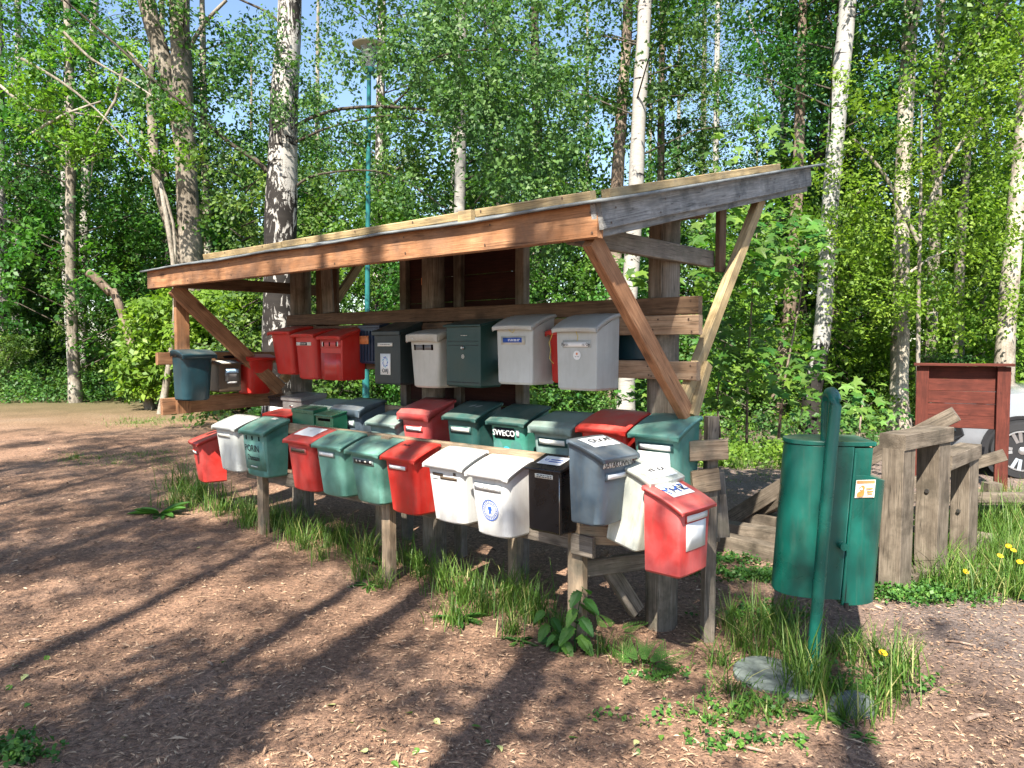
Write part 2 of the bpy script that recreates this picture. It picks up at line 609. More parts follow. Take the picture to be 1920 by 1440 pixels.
# roof
rs_v = []
nU, nV = 40, 8
for j in range(nV + 1):
    for i in range(nU + 1):
        u = UL - .05 + (UR + .065 - UL + .05) * i / nU
        v = VF - .06 + (VR + .16 - VF + .06) * j / nV
        z = roof_z(v) + .152 + .004 * math.sin(u * 5.1) * (1 if j == 0 else .4) + random.uniform(-.0015, .0015)
        rs_v.append((u, v, z))
rs_f = [(j * (nU + 1) + i, j * (nU + 1) + i + 1, (j + 1) * (nU + 1) + i + 1, (j + 1) * (nU + 1) + i) for j in range(nV) for i in range(nU)]
o = link('roof', pydata('roof', rs_v, rs_f, 60), M_roof, shelter)
sm = o.modifiers.new('thickness', 'SOLIDIFY'); sm.thickness = .014; sm.offset = 1
for k in range(17):                                            # roof boards under the felt, seen from below
    v = VF + .075 + k * .14
    T('roof_board', (UL - .02, v, roof_z(v) + .139), (UR - .03, v, roof_z(v) + .139), .134, .02, W_dark, up=up_r)
for u in (UL + .06, UL + .95, UL + 1.85, UL + 2.75, UL + 3.62, UR - .1):
    T('rafter', (u, VF + .03, roof_z(VF + .03) + .075), (u, VR - .02, roof_z(VR - .02) + .075), .048, .10, W_dark, up=up_r)
T('eave_board', (UL, VF, roof_z(VF) + .075), (UR, VF, roof_z(VF) + .075), .045, .15, W_eave)
# gable: wide grey board, narrow lower board showing beneath it
T('gable_board', (UR + .012, VF - .018, roof_z(VF) + .092), (UR + .012, VR, roof_z(VR) + .092), .026, .118, W_grey, up=up_r)
T('gable_board', (UR - .016, VF - .02, roof_z(VF) + .072), (UR - .016, VR - .01, roof_z(VR) + .072), .026, .148, W_grey, up=up_r)
T('gable_board', (UL - .025, VF + .03, roof_z(VF) + .075), (UL - .025, VR, roof_z(VR) + .075), .026, .14, W_grey, up=up_r)
T('rear_board', (UL, VR, roof_z(VR) + .07), (UR - .04, VR, roof_z(VR) + .07), .026, .12, W_grey)
zb_ = .152 + .014 + .021
for u0, u1 in ((-3.02, -1.98), (-1.97, -.34), (-.24, .45)):      # battens nailed along the eave and up the gable edge
    T('roof_batten', (u0, VF - .012, roof_z(VF) + zb_), (u1, VF - .012, roof_z(VF) + zb_ - .002), .045, .042, W_yellow, up=up_r)
T('roof_batten', (.468, VF + .06, roof_z(VF + .06) + zb_), (.468, 1.42, roof_z(1.42) + zb_), .045, .042, W_yellow, up=up_r)
T('roof_batten', (-1.35, VF + .07, roof_z(VF + .07) + zb_), (-.62, VF + .16, roof_z(VF + .16) + zb_), .045, .042, W_yellow, up=up_r)
T('batten_block', (-.335, VF - .045, roof_z(VF) + .172), (-.245, VF - .045, roof_z(VF) + .172), .03, .06, W_yellow)

# round poles
def pole(u, v, z1, r, cracks=True):
    n = 9
    vs, fs = [], []
    S = 20
    for i in range(n):
        z = -.15 + (z1 + .15) * i / (n - 1)
        rr = r * (1.04 - .06 * i / (n - 1))
        for k in range(S):
            t = 2 * PI * k / S
            q = rr + .0025 * math.sin(3 * t + z * 2.1) + random.uniform(-.0008, .0008)
            if cracks and k == 15: q -= .012
            vs.append((z, q * math.cos(t), q * math.sin(t)))
    for i in range(n - 1):
        for k in range(S):
            a, b = i * S + k, i * S + (k + 1) % S
            fs.append((a, b, b + S, a + S))
    fs.append(tuple((n - 1) * S + k for k in range(S)))
    M = Matrix.Translation((u, v, 0)) @ Matrix(((0, 1, 0, 0), (0, 0, 1, 0), (1, 0, 0, 0), (0, 0, 0, 1)))
    return link('round_post', pydata('round_post', vs, fs, 40), W_pole, shelter, M)


PV = .53
pole(.20, PV, roof_z(PV) + .05, .088)
pole(-1.72, PV + .02, roof_z(PV) + .05, .085)
pole(-3.40, PV, roof_z(PV) + .05, .09)
T('purlin', (UL + .02, PV, roof_z(PV) + .012), (UR - .06, PV, roof_z(PV) + .012), .10, .05, W_dark)
for u in (.375, -3.50):                                        # both ends: tie beam, hanging board, braces
    T('tie_beam', (u - .08, VF + .03, 2.105), (u - .08, .90, 2.105), .045, .095, W_old if u > 0 else W_dark)
    T('hanging_board', (u - .03, .92, 2.03), (u - .03, .92, roof_z(.92) + .03), .03, .085, W_dark, up=(0, 1, 0))
    T('rear_brace', (u + .02, .40, 1.30), (u + .02, 1.34, roof_z(1.34) + .01), .05, .075, W_yellow)
T('front_brace', (.40, VF + .045, 2.075), (.40, .44, 1.225), .05, .10, W_brace)
# light scarf piece at the foot of the right rear brace, cut to a point below the board
T('brace_foot', (.425, .452, 1.22), (.425, .61, 1.50), .04, .07, W_yellow)
# left wing: front post, planks running back, brace
T('wing_post', (UL + .20, VF + .16, 1.04), (UL + .20, VF + .16, roof_z(VF) + .05), .045, .11, W_eave, up=(0, 1, 0))
T('wing_brace', (UL + .32, VF + .05, 2.06), (UL + .36, .46, 1.21), .05, .12, W_brace)
T('wing_plank', (UL + .155, VF + .0, 1.10), (UL + .155, .60, 1.125), .045, .135, W_brace)
T('wing_plank', (UL + .155, VF - .03, 1.495), (UL + .155, .60, 1.495), .045, .10, W_brace)
# upper boards
T('upper_board', (-3.42, .425, 1.815), (.478, .425, 1.815), .045, .094, W_dark)
T('upper_board', (-.95, .425, 1.711), (.481, .425, 1.711), .043, .105, W_board)
T('upper_board', (-3.30, .425, 1.711), (-.96, .425, 1.711), .043, .100, W_dark)
T('lower_board', (-.80, .425, 1.466), (.472, .425, 1.466), .045, .100, W_board)
T('lower_board', (-3.45, .425, 1.466), (-.81, .425, 1.466), .045, .095, W_dark)
# dark boards at the left pole
T('hanging_board', (-3.10, .60, 1.55), (-3.10, .60, 2.32), .30, .03, W_dark, up=(0, 1, 0))
T('rear_board', (-2.90, .47, 1.87), (-2.93, .47, 2.25), .02, .14, W_old, up=(1, 0, 0))
# middle rails
T('middle_rail', (-3.55, .47, 1.10), (.46, .47, 1.10), .045, .095, W_rail)
T('middle_rail', (-3.55, .47, .80), (.46, .47, .80), .045, .095, W_rail)
for u in (-2.3, -.9): T('middle_post', (u, .51, -.05), (u, .51, 1.14), .08, .045, W_rail, up=(0, 1, 0))
# front rails and posts
T('front_rail', (-3.45, .045, .955), (.03, .045, .955), .045, .085, W_rail)
T('front_rail', (-3.45, .045, .545), (.03, .045, .545), .045, .095, W_old)
T('front_post', (-.005, .005, -.12), (-.005, .005, 1.01), .10, .05, W_rail, up=(0, 1, 0))
T('front_post', (-1.58, .005, -.12), (-1.58, .005, .99), .085, .06, W_rail, up=(0, 1, 0))
T('front_post', (-3.17, .005, -.05), (-3.17, .005, .97), .085, .06, W_rail, up=(0, 1, 0))
# right end: angled rails, foot post, brace, block
T('side_rail', (.01, -.01, .60), (.44, .26, .60), .045, .10, W_rail)
T('side_rail', (.06, -.05, .86), (.44, .22, .86), .04, .08, W_rail)
T('side_rail', (.42, .06, .62), (.50, .50, .80), .04, .08, W_old)
T('corner_block', (-.01, -.035, .55), (.13, -.035, .55), .03, .11, W_old)
T('side_rail', (.0, .05, .40), (.22, .5, .40), .05, .09, W_old)
T('knee_brace', (.04, .17, .44), (.12, .40, .10), .05, .09, W_old)
T('foot_post', (.50, .51, -.1), (.505, .515, 1.22), .075, .06, W_old, up=(1, 1, 0))
E1 = Vector((.71, -.70, 0))


def SL(px, py, v): u, z = on_v(px, py, v); return Vector((u, v, z))


a, b_ = SL(1291, 846, .36), SL(1363, 842, .50)
T('end_board', a, b_, .045, .105, W_rail)
a, b_ = SL(1296, 905, .38), SL(1347, 897, .50)
T('end_board', a, b_, .04, .12, W_rail)
T('end_plank', SL(1343, 885, .66), SL(1354, 1008, .60), .085, .025, W_old, up=(1, -1, 0))
T('end_plank', SL(1338, 905, .70), SL(1340, 1015, .70), .05, .03, W_old, up=(1, -1, 0))


# nail heads along the boards, one joined part
nv, nf = [], []


def nail(p, n, r=.0055):
    n = Vector(n).normalized()
    x = n.orthogonal().normalized()
    y = n.cross(x)
    i = len(nv)
    for k in range(8):
        q = Vector(p) + n * .0015 + (x * math.cos(k * PI / 4) + y * math.sin(k * PI / 4)) * r
        nv.append(tuple(q))
    nf.append(tuple(range(i, i + 8)))


rn = random.Random(9)
for u in np.arange(UL + .12, UR, .62):
    for dz in (.03, .115): nail((u + rn.uniform(-.03, .03), VF - .0245, roof_z(VF) + dz + rn.uniform(-.008, .008)), (0, -1, 0))
for v in np.arange(VF + .06, VR, .42):
    for dz in (.055, .125): nail((UR + .0265, v + rn.uniform(-.03, .03), roof_z(v) + dz), (1, 0, 0))
for u in (-3.4, -2.9, -1.75, -1.68, -.9, .17, .22, .44):
    for z in (1.785, 1.845, 1.68, 1.74, 1.44, 1.49): nail((u + rn.uniform(-.02, .02), .400, z + rn.uniform(-.008, .008)), (0, -1, 0))
for u in np.arange(UL + .3, UR, .5): nail((u, VF - .036, roof_z(VF) + .19), (0, -1, 0))
nails = link('nails', pydata('nails', nv, nf), m_plain('rusty_nail', (.11, .07, .05), .6, .6), shelter)
tag(nails, kind='stuff')


# ================================================================ mailboxes
def yfront(S, z, x=0.0):
    """front face depth (negative y) of a box spec at height z"""
    t = max(0, min(1, z / S['hf']))
    td = S['td'] + (1 - S['td']) * t
    wt = S['w'] * (S['tw'] + (1 - S['tw']) * t)
    return -(S['d'] * td) - S['bow'] * max(0, 1 - (2 * x / wt) ** 2)


def body_mesh(S):
    w, d, hf, r, bow = S['w'], S['d'], S['hf'], S['r'], S['bow']
    zs = [0.0, .012, hf * .5, 1.0]
    rings = []
    for zi in zs:
        t = 1.0 if zi == 1.0 else zi / hf
        td = S['td'] + (1 - S['td']) * t
        tw = S['tw'] + (1 - S['tw']) * t
        ins = .010 if zi == 0 else 0
        W2, D = w * tw / 2 - ins, d * td - ins
        P = [(-W2, -.0)]
        n = 4
        for k in range(n + 1):                                  # front-left corner
            a = PI + (PI / 2) * k / n
            P.append((-W2 + r + r * math.cos(a), -D + r + r * math.sin(a)))
        for x in (-.5, 0, .5): P.append((x * (W2 - r) * 1.2, -D))
        for k in range(n + 1):
            a = 1.5 * PI + (PI / 2) * k / n
            P.append((W2 - r + r * math.cos(a), -D + r + r * math.sin(a)))
        P.append((W2, -.0))
        ring = []
        for (x, y) in P:
            yb = y
            if y < -D + r: yb = y - bow * (1 - (x / W2) ** 2)
            z = (hf + (S['hb'] - hf) * (1 - min(1, -y / D))) if zi == 1.0 else zi
            ring.append((x, yb, z))
        rings.append(ring)
    m = len(rings[0])
    vs = [p for q in rings for p in q]
    fs = []
    for i in range(len(rings) - 1):
        for k in range(m):
            a, b = i * m + k, i * m + (k + 1) % m
            fs.append((a, b, b + m, a + m))
    fs.append(tuple(range(m - 1, -1, -1)))
    fs.append(tuple((len(rings) - 1) * m + k for k in range(m)))
    return pydata('body', vs, fs, 38)


def lid_pt(S, x, t):
    """x across, t from 0 (back) to 1 (front edge) -> point on the lid's upper face"""
    X = S['w'] / 2 + S['ov']
    ztop = S['hb'] + S['skb']
    zfr = S['hf'] + S['sk']
    if S['fold']:
        tf, zf = S['fold']
        z = ztop + (zfr + (ztop - zfr) * zf - ztop) * (t / tf) if t < tf else (zfr + (ztop - zfr) * zf) * (1 - (t - tf) / (1 - tf)) + zfr * (t - tf) / (1 - tf)
    else:
        z = ztop + (zfr - ztop) * t + S['bulge'] * math.sin(PI * min(1, t * 1.02)) ** .8
    z -= S['crown'] * (x / X) ** 2
    y = .006 - (S['d'] + S['of'] + .006) * t - S['lbow'] * (1 - (x / X) ** 2) * t * t
    return Vector((x, y, z))


def lid_mesh(S):
    X = S['w'] / 2 + S['ov']
    xs = [-X, -X + .006, -.72 * X, -.36 * X, 0, .36 * X, .72 * X, X - .006, X]
    ts = [0, .12, .28, .45, .6, .74, .86, .94, 1.0]
    if S['fold']: ts = sorted(set([0, .2, .45, S['fold'][0] - .03, S['fold'][0], S['fold'][0] + .03, .95, 1.0]))
    vs, fs = [], []
    nx = len(xs) + 2
    for t in ts:
        sk = S['skb'] + (S['sk'] - S['skb']) * t
        row = [lid_pt(S, x, t) for x in xs]
        row[0].z -= .006; row[-1].z -= .006
        a = row[0].copy(); a.z -= sk; a.x += .002
        b = row[-1].copy(); b.z -= sk; b.x -= .002
        vs += [a] + row + [b]
    last = len(ts)
    for t2, dz, dy in ((1, .005, .004), (1, S['sk'], .002)):          # front lip
        row = [lid_pt(S, x, 1.0) for x in xs]
        out = []
        for i, p in enumerate(row):
            e = .006 if i in (0, len(xs) - 1) else 0
            out.append(Vector((p.x, p.y - dy, p.z - max(dz, e))))
        vs += [out[0] + Vector((.002, .0, -.001))] + out + [out[-1] + Vector((-.002, 0, -.001))]
    nr = len(ts) + 2
    for j in range(nr - 1):
        for i in range(nx - 1):
            a = j * nx + i
            fs.append((a, a + nx, a + nx + 1, a + 1))
    return pydata('lid', vs, fs, 32)


def flat_lid(S):
    X = S['w'] / 2 + S['ov']
    vs, fs = [], []
    zt, zf = S['hb'] + S['skb'], S['hf'] + S['sk']
    y0, y1 = .004, -S['d'] - S['of']
    top = [(-X, y0, zt), (X, y0, zt), (X, y1, zf), (-X, y1, zf)]
    bot = [(x, y, z - S['sk']) for (x, y, z) in top]
    vs = top + bot
    fs = [(0, 3, 2, 1), (4, 5, 6, 7), (0, 1, 5, 4), (1, 2, 6, 5), (2, 3, 7, 6), (3, 0, 4, 7)]
    return pydata('lid', vs, fs)


DEF = dict(w=.29, d=.20, hf=.35, hb=.43, r=.03, bow=.012, td=.80, tw=.86, ov=.016, of=.022, lbow=.018, sk=.026, skb=.014,
           bulge=.008, crown=.004, fold=None, metal=False, lid=None)


def decal(name, S, root, x0, x1, z0, z1, mat, off=.003, parent=None):
    """thin plate hugging the front face between x0..x1, z0..z1 (fractions of width and front height)"""
    w, h = S['w'], S['hf']
    n = 4
    vs, fs = [], []
    for j in range(2):
        z = (z0, z1)[j] * h
        for i in range(n + 1):
            x = (x0 + (x1 - x0) * i / n) * w
            vs.append((x, yfront(S, z, x) - off, z))
    for i in range(n): fs.append((i, i + 1, n + 2 + i, n + 1 + i))
    o = link(name, pydata(name, vs, fs, 60), mat, parent or root)
    s = o.modifiers.new('thickness', 'SOLIDIFY'); s.thickness = off * .8; s.offset = -1
    return o


def slot(S, root, x0, x1, z0, z1, mat=None, name='slot'):
    return decal(name, S, root, x0, x1, z0, z1, mat or M_hole, .0022)


def text(S, root, body, size, x, zf, mat, face='front', name='lettering', t=.5, squash=1.0, align='CENTER', rot=0.0):
    c = bpy.data.curves.new(name, 'FONT')
    c.body = body
    c.size = size
    c.align_x = align
    c.align_y = 'CENTER'
    c.extrude = .0006
    c.resolution_u = 2
    c.space_character = .98
    o = bpy.data.objects.new(name, c)
    COL.objects.link(o)
    o.data.materials.append(mat)
    o.parent = root
    if face == 'front':
        z = zf * S['hf']
        p = Vector((x * S['w'], yfront(S, z, x * S['w']) - .005, z))
        z2 = z + .02
        tilt = math.atan2(yfront(S, z, 0) - yfront(S, z2, 0), .02)
        M = Matrix.Translation(p) @ Matrix.Rotation(PI / 2 + tilt, 4, 'X') @ Matrix.Rotation(rot, 4, 'Z')
    else:
        p = lid_pt(S, x * S['w'], t)
        q = lid_pt(S, x * S['w'], t - .06)
        dirv = (q - p)
        M = Matrix.Translation(p + Vector((0, -.001, .0045))) @ Matrix.Rotation(math.atan2(dirv.z, dirv.y), 4, 'X') @ Matrix.Rotation(rot, 4, 'Z')
    o.matrix_basis = M @ Matrix.Diagonal((squash, 1, 1, 1))
    return o


def print_lines(S, root, x0, x1, z0, z1, n, mat, off=.0075, seed=1):
    """small print too fine to read: short dark dashes in rows"""
    r = random.Random(seed)
    h = (z1 - z0) / n
    for k in range(n):
        x = x0
        while x < x1 - .01:
            w = r.uniform(.03, .09)
            decal('print_line', S, root, x, min(x1, x + w), z0 + h * (k + .25), z0 + h * (k + .75), mat, off)
            x += w + .02


def lid_decal(name, S, root, x0, x1, t0, t1, mat, off=.003):
    nx, nt_ = 4, 5
    vs, fs = [], []
    for j in range(nt_ + 1):
        for i in range(nx + 1):
            p = lid_pt(S, (x0 + (x1 - x0) * i / nx) * S['w'], t0 + (t1 - t0) * j / nt_)
            vs.append((p.x, p.y, p.z + off))
    for j in range(nt_):
        for i in range(nx):
            a = j * (nx + 1) + i
            fs.append((a, a + nx + 1, a + nx + 2, a + 1))
    return link(name, pydata(name, vs, fs, 60), mat, root)


def name_plate(S, root, x0=-.30, x1=.22, z0=.79, z1=.89, card=True, frame=None, cardmat=None):
    f = decal('label_holder', S, root, x0, x1, z0, z1, frame, .005)
    if card:
        cx = (x1 - x0) * .07
        decal('name_card', S, root, x0 + cx, x1 - cx, z0 + (z1 - z0) * .2, z1 - (z1 - z0) * .2, cardmat or M_card, .007, f)
    return f


def mailbox(label, u, v, zb, mat, group, rot=0.0, lidmat=None, name='mailbox', tilt=None, **kw):
    S = dict(DEF)
    S.update(kw)
    M = SH_M @ Matrix.Translation((u, v, zb)) @ Matrix.Rotation(rot, 4, 'Z')
    if tilt: M = M @ tilt
    e = M.to_euler()
    root = thing(name, label, 'mailbox', M.translation, (e.x, e.y, e.z), group)
    b = link('body', body_mesh(S), mat, root)
    lm = lidmat or mat
    if S['metal']:
        bevel_mod(link('lid', flat_lid(S), lm, root), .004, 2)
    else:
        l = link('lid', lid_mesh(S), lm, root)
        so = l.modifiers.new('thickness', 'SOLIDIFY'); so.thickness = .004; so.offset = -1
        X = S['w'] / 2 + S['ov']
        for s in (-1, 1):
            p = lid_pt(S, s * X, .05)
            v_, f_ = tube_np([(s * (X - .004), p.y, p.z - .012), (s * (X + .004), p.y, p.z - .012)], .006, 8)
            fs = [tuple(int(i) for i in q) for q in f_] + [tuple(range(8)), tuple(range(15, 7, -1))]
            link('hinge_pin', pydata('hinge_pin', v_, fs, 50), lm, root)
    return root, S


def from_px(x0, x1, yl, yb, vf):
    """front face between pixel columns x0..x1, lip at yl, bottom at yb, on the plane v=vf -> u centre, width, bottom z, front height"""
    ym = (yl + yb) / 2
    u0, _ = on_v(x0, ym, vf)
    u1, _ = on_v(x1, ym, vf)
    xm = (x0 + x1) / 2
    _, z0 = on_v(xm, yb, vf)
    _, z1 = on_v(xm, yl, vf)
    return (u0 + u1) / 2, u1 - u0, z0, z1 - z0


def row_box(label, x0, x1, yl, yb, vf, mat, group, d=.20, rise=.09, hmin=None, yaw=0, dz=0, **kw):
    u, w, zb, hf = from_px(x0, x1, yl, yb, vf)
    if hmin and hf < hmin:
        zb -= hmin - hf
        hf = hmin
    v = vf + d
    return mailbox(label, u, v, zb + dz, mat, group, rot=R(yaw), w=w, d=d, hf=hf, hb=hf + rise, **kw)


GF = 'mailboxes on the front rail'
GM = 'mailboxes on the middle rail'
GU = 'mailboxes on the upper boards'
GW = 'mailboxes on the left wing'
GR = 'mailboxes at the right end'
VFR = -.18

# ---- front rail, from the far left to the near right
u, w, zb, hf = from_px(404, 442, 806, 884, VFR)
r_, S = row_box('red mailbox turned away at the far left of the front rail, grass before it', 357, 386, 834, 905, -.12, P_redf2, GF, yaw=-14, d=.23, w2=0)
name_plate(S, r_, -.32, .30, .74, .84, frame=P_red)
r_, S = row_box('pale grey mailbox with a blank name plate, left of the teal handwritten one', 404, 443, 805, 884, VFR, P_grey, GF)
name_plate(S, r_, -.34, .24, .80, .90, frame=P_grey, cardmat=P_beige)
r_, S = row_box('teal mailbox with three slots and dark handwriting across its front', 455, 498, 814, 894, VFR, P_teal, GF, r=.015, sk=.03, skb=.03, td=.84)
for x in (-.30, -.02, .26): slot(S, r_, x - .02, x + .02, .86, .955)
decal('plastic_sheet', S, r_, -.46, .42, .16, .84, P_tealL, .002)
text(S, r_, 'PORIN', .075, -.06, .66, M_ink, squash=.95)
text(S, r_, 'Damaani', .062, -.02, .44, M_ink, squash=.8)
decal('paper_strip', S, r_, -.2, .1, .22, .245, P_grey, .004)
lid_decal('dried_leaf', S, r_, .02, .22, .12, .26, M_card)
r_, S = row_box('red mailbox with a large white paper taped on its lid', 538, 585, 832, 921, VFR, P_redf2, GF)
name_plate(S, r_, -.32, .30, .80, .92, frame=P_redfade, cardmat=P_brown)
lid_decal('paper_sheet', S, r_, -.40, .36, .16, .72, M_paper)
lid_decal('drawn_ring', S, r_, -.06, .02, .40, .46, M_card, .0045)
r_, S = row_box('green mailbox with a white name strip between the papered red and the pale lidded one', 592, 641, 841, 931, VFR, P_tealL, GF, ov=.02)
name_plate(S, r_, -.36, .26, .82, .94, frame=P_tealG, cardmat=M_paper)
r_, S = row_box('pale lidded green mailbox with a dark embossed label plate', 655, 710, 853, 945, VFR, P_tealL, GF, ov=.024, td=.76)
name_plate(S, r_, -.34, .34, .80, .93, frame=P_tealG, cardmat=M_blk)
for x in (-.22, -.1, .08, .24): decal('name_card', S, r_, x, x + .05, .85, .89, M_card, .0085)
r_, S = row_box('bright red mailbox with a white name card, between green and white boxes', 721, 779, 864, 965, VFR, P_red, GF)
name_plate(S, r_, -.34, .26, .82, .93, frame=P_red, cardmat=M_paper)
text(S, r_, 'Posti', .035, -.18, .5, M_ink, 'lid', t=.42)
r_, S = row_box('white mailbox with a torn dark label below its lid', 801, 868, 878, 982, VFR, P_white, GF)
decal('label_residue', S, r_, -.32, -.02, .86, .905, P_brown, .003)
decal('label_residue', S, r_, -.10, .34, .80, .855, P_brown, .003)
decal('label_residue', S, r_, .26, .32, .89, .94, P_brown, .003)
decal('label_residue', S, r_, -.34, -.16, .79, .796, M_ink, .003)
r_, S = row_box('white mailbox with a round blue crest on its front', 880, 953, 896, 1008, VFR, P_white, GF, r=.035)
fr = decal('label_holder', S, r_, -.36, .32, .77, .91, P_grey, .004)
decal('name_card', S, r_, -.33, .29, .79, .89, M_paper, .006, fr)
print_lines(S, r_, -.1, .05, .83, .85, 1, M_ink, .0075)
# crest: ring, inner ring and a small shield-like figure
def ring_decal(S, root, cx, cz, r0, r1, mat, off=.004, name='crest_ring', n=28):
    vs, fs = [], []
    for k in range(n):
        a = 2 * PI * k / n
        for r in (r0, r1):
            x, z = cx + r * math.cos(a), cz + r * math.sin(a)
            vs.append((x, yfront(S, z, x) - off, z))
    for k in range(n):
        a, b = 2 * k, 2 * ((k + 1) % n)
        fs.append((a, a + 1, b + 1, b))
    return link(name, pydata(name, vs, fs), mat, root)


cz = S['hf'] * .46
cx = S['w'] * .02
ring_decal(S, r_, cx, cz, .056, .061, M_blueink)
ring_decal(S, r_, cx, cz, .036, .039, M_blueink)
for k in range(22):
    a = 2 * PI * k / 22
    ring_decal(S, r_, cx + .047 * math.cos(a), cz + .047 * math.sin(a), .0, .0042, M_blueink, name='crest_letter', n=5)
vs = [(-.012, .02), (.012, .02), (.014, .004), (.006, -.004), (.012, -.022), (.003, -.022), (0, -.008), (-.003, -.022), (-.012, -.022), (-.006, -.004), (-.014, .004)]
me = pydata('crest_figure', [(cx + x, yfront(S, cz + z, cx + x) - .0042, cz + z) for x, z in vs], [tuple(range(len(vs)))])
link('crest_figure', me, M_blueink, r_)
r_, S = row_box('square black mailbox beside the right front post', 990, 1052, 884, 1000, VFR + .02, P_black, GF, d=.16, rise=.055, r=.006, bow=0, td=.97, tw=.97, metal=True, ov=.010, of=.018, sk=.014, skb=.014)
decal('name_card', S, r_, -.28, .26, .885, .955, M_card, .003)
print_lines(S, r_, -.22, .22, .893, .947, 2, M_ink, .0042)
vs = [lid_pt(dict(S, lbow=0, bulge=0, crown=0), x * S['w'], t) for t in (.2, .72) for x in (-.36, .34)]
me = pydata('paper_sheet', [(p.x, p.y, p.z + .004) for p in vs], [(0, 2, 3, 1)])
link('paper_sheet', me, M_paper, r_)
S2 = dict(S, lbow=0, bulge=0, crown=0)
text(S2, r_, 'U', .032, -.22, .5, M_blueink, 'lid', t=.45)
for t in (.40, .52): lid_decal('print_line', S2, r_, -.10, .28, t, t + .05, M_blueink, .0052)
decal('corner_strip', S, r_, .44, .455, .02, .98, M_nail, .002)

# ---- right end: three boxes facing right
tl = Matrix.Rotation(R(0), 4, 'Y')
r_, S = mailbox('slate grey mailbox with a handwritten OLKA paper on its lid', .125, -.105, .715, P_slate, GR, rot=R(88), w=.275, d=.20, hf=.325, hb=.41, r=.03, tw=.82)
lid_decal('paper_sheet', S, r_, -.36, .42, .14, .60, M_paper)
text(S, r_, 'OLKA!', .06, .06, .5, M_ink, 'lid', t=.34, rot=R(0))
decal('name_card', S, r_, -.44, .42, .90, 1.0, M_paper, .003)
text(S, r_, 'SATAKUNNAN', .046, 0, .945, M_ink, squash=.85)
name_plate(S, r_, -.36, .3, .70, .82, frame=P_slate, cardmat=M_paper)
r_, S = mailbox('mossy white mailbox hanging crooked between the slate and the red one', .205, .100, .605, P_dirtyw, GR, rot=R(86), tilt=Matrix.Rotation(R(12), 4, 'X'), w=.27, d=.19, hf=.365, hb=.40, td=.98, tw=.9, r=.02)
lid_decal('paper_sheet', S, r_, -.44, .40, .40, .90, M_paper)
text(S, r_, 'VII  KA', .05, 0, .5, M_ink, 'lid', t=.62)
r_, S = mailbox('faded red mailbox nearest the camera with a scribbled paper on its lid', .462, .062, .498, P_redfade, GR, rot=R(88), w=.29, d=.195, hf=.315, hb=.415, r=.014, td=.97, tw=.90, bow=.008, sk=.02)
lid_decal('paper_sheet', S, r_, -.34, .34, .16, .62, M_paper)
for k in range(5):
    text(S, r_, random.choice(['N', 'M', 'Z', 'X', 'V']), .075, -.24 + k * .115, .5, M_ink if k % 2 else M_blueink, 'lid', t=.40, rot=R(random.uniform(-30, 30)), name='scribble')
fr = decal('label_holder', S, r_, -.34, .38, .835, .96, P_redf2, .005)
decal('name_card', S, r_, -.31, .35, .85, .945, M_paper, .007, fr)
text(S, r_, 'TMF', .03, -.16, .9, M_ink)
text(S, r_, 'TMF', .03, .20, .9, M_ink)
decal('paper_sheet', S, r_, -.30, .32, .40, .82, M_paper, .003)
box('mount_block', -.06, .06, .0, .05, .28, .40, W_dark, r_)

# ---- middle rail
VM = .215
LONG = .42
K = dict(d=.235, hmin=LONG)
r_, S = row_box('black mailbox with a white company label at the far left of the middle rail', 505, 531, 748, 800, .26, P_black, GM, d=.2, hmin=.34, rise=.03, r=.006, bow=0, td=1, tw=1, metal=True, ov=.006, of=.01, sk=.02, skb=.02)
decal('name_card', S, r_, -.44, .48, .40, .80, M_paper, .003)
text(S, r_, 'Valmet', .075, .06, .52, M_ink, squash=.8)
r_, S = row_box('red mailbox half hidden behind the teal handwritten one', 500, 542, 782, 880, .10, P_red, GM, d=.26, rise=.05)
r_, S = row_box('dark grey metal mailbox with a small keyhole, next to the company label', 530, 565, 752, 815, .23, P_gmetal, GM, d=.24, hmin=.36, rise=.03, r=.006, bow=0, td=1, tw=1, metal=True, ov=.010, of=.01, sk=.035, skb=.03)
v_ = decal('lock', S, r_, -.1, .05, .86, .90, M_nail, .006)
r_, S = row_box('grey green lidded mailbox behind two bottle green metal ones', 575, 618, 778, 840, VM, P_tealG, GM, rise=.10, bulge=.014, sk=.05, **K)
r_, S = row_box('wide bottle green metal mailbox low in front of the grey green lid', 548, 588, 775, 812, .05, P_gdark, GM, d=.12, hmin=.26, rise=.02, r=.005, bow=0, td=1, tw=1, metal=True, ov=.004, of=.006, sk=.03, skb=.03)
r_, S = row_box('small bottle green metal mailbox with a cut away flap, beside the wide one', 592, 624, 781, 815, .05, P_gdark, GM, d=.13, hmin=.24, rise=.03, r=.005, bow=0, td=1, tw=1, metal=True, ov=.006, of=.012, sk=.012, skb=.012)
slot(S, r_, -.35, .35, .86, .94)
r_, S = row_box('blue grey mailbox with a shiny sunlit lid edge behind the green ones', 626, 676, 779, 850, VM, P_slate, GM, rise=.105, sk=.055, fold=(.82, .35), lidmat=P_slate, **K)
name_plate(S, r_, -.30, .30, .80, .93, frame=P_tealG, cardmat=M_paper)
r_, S = row_box('low grey green mailbox with a drooping lid left of the pink one', 692, 742, 799, 860, .18, P_tealG, GM, rise=.085, fold=(.6, .55), sk=.028, **K)
r_, S = row_box('faded pink red mailbox standing higher than its neighbours on the middle rail', 752, 805, 787, 866, VM, P_redfade, GM, rise=.125, sk=.05, fold=(.84, .30), bow=.006, **K)
name_plate(S, r_, -.34, .26, .80, .90, frame=P_redf2, cardmat=M_paper)
r_, S = row_box('dark green mailbox lettered PORI with two pale drops on its lid', 836, 893, 788, 872, VM, P_dkg, GM, rise=.10, lidmat=P_dkg, **K)
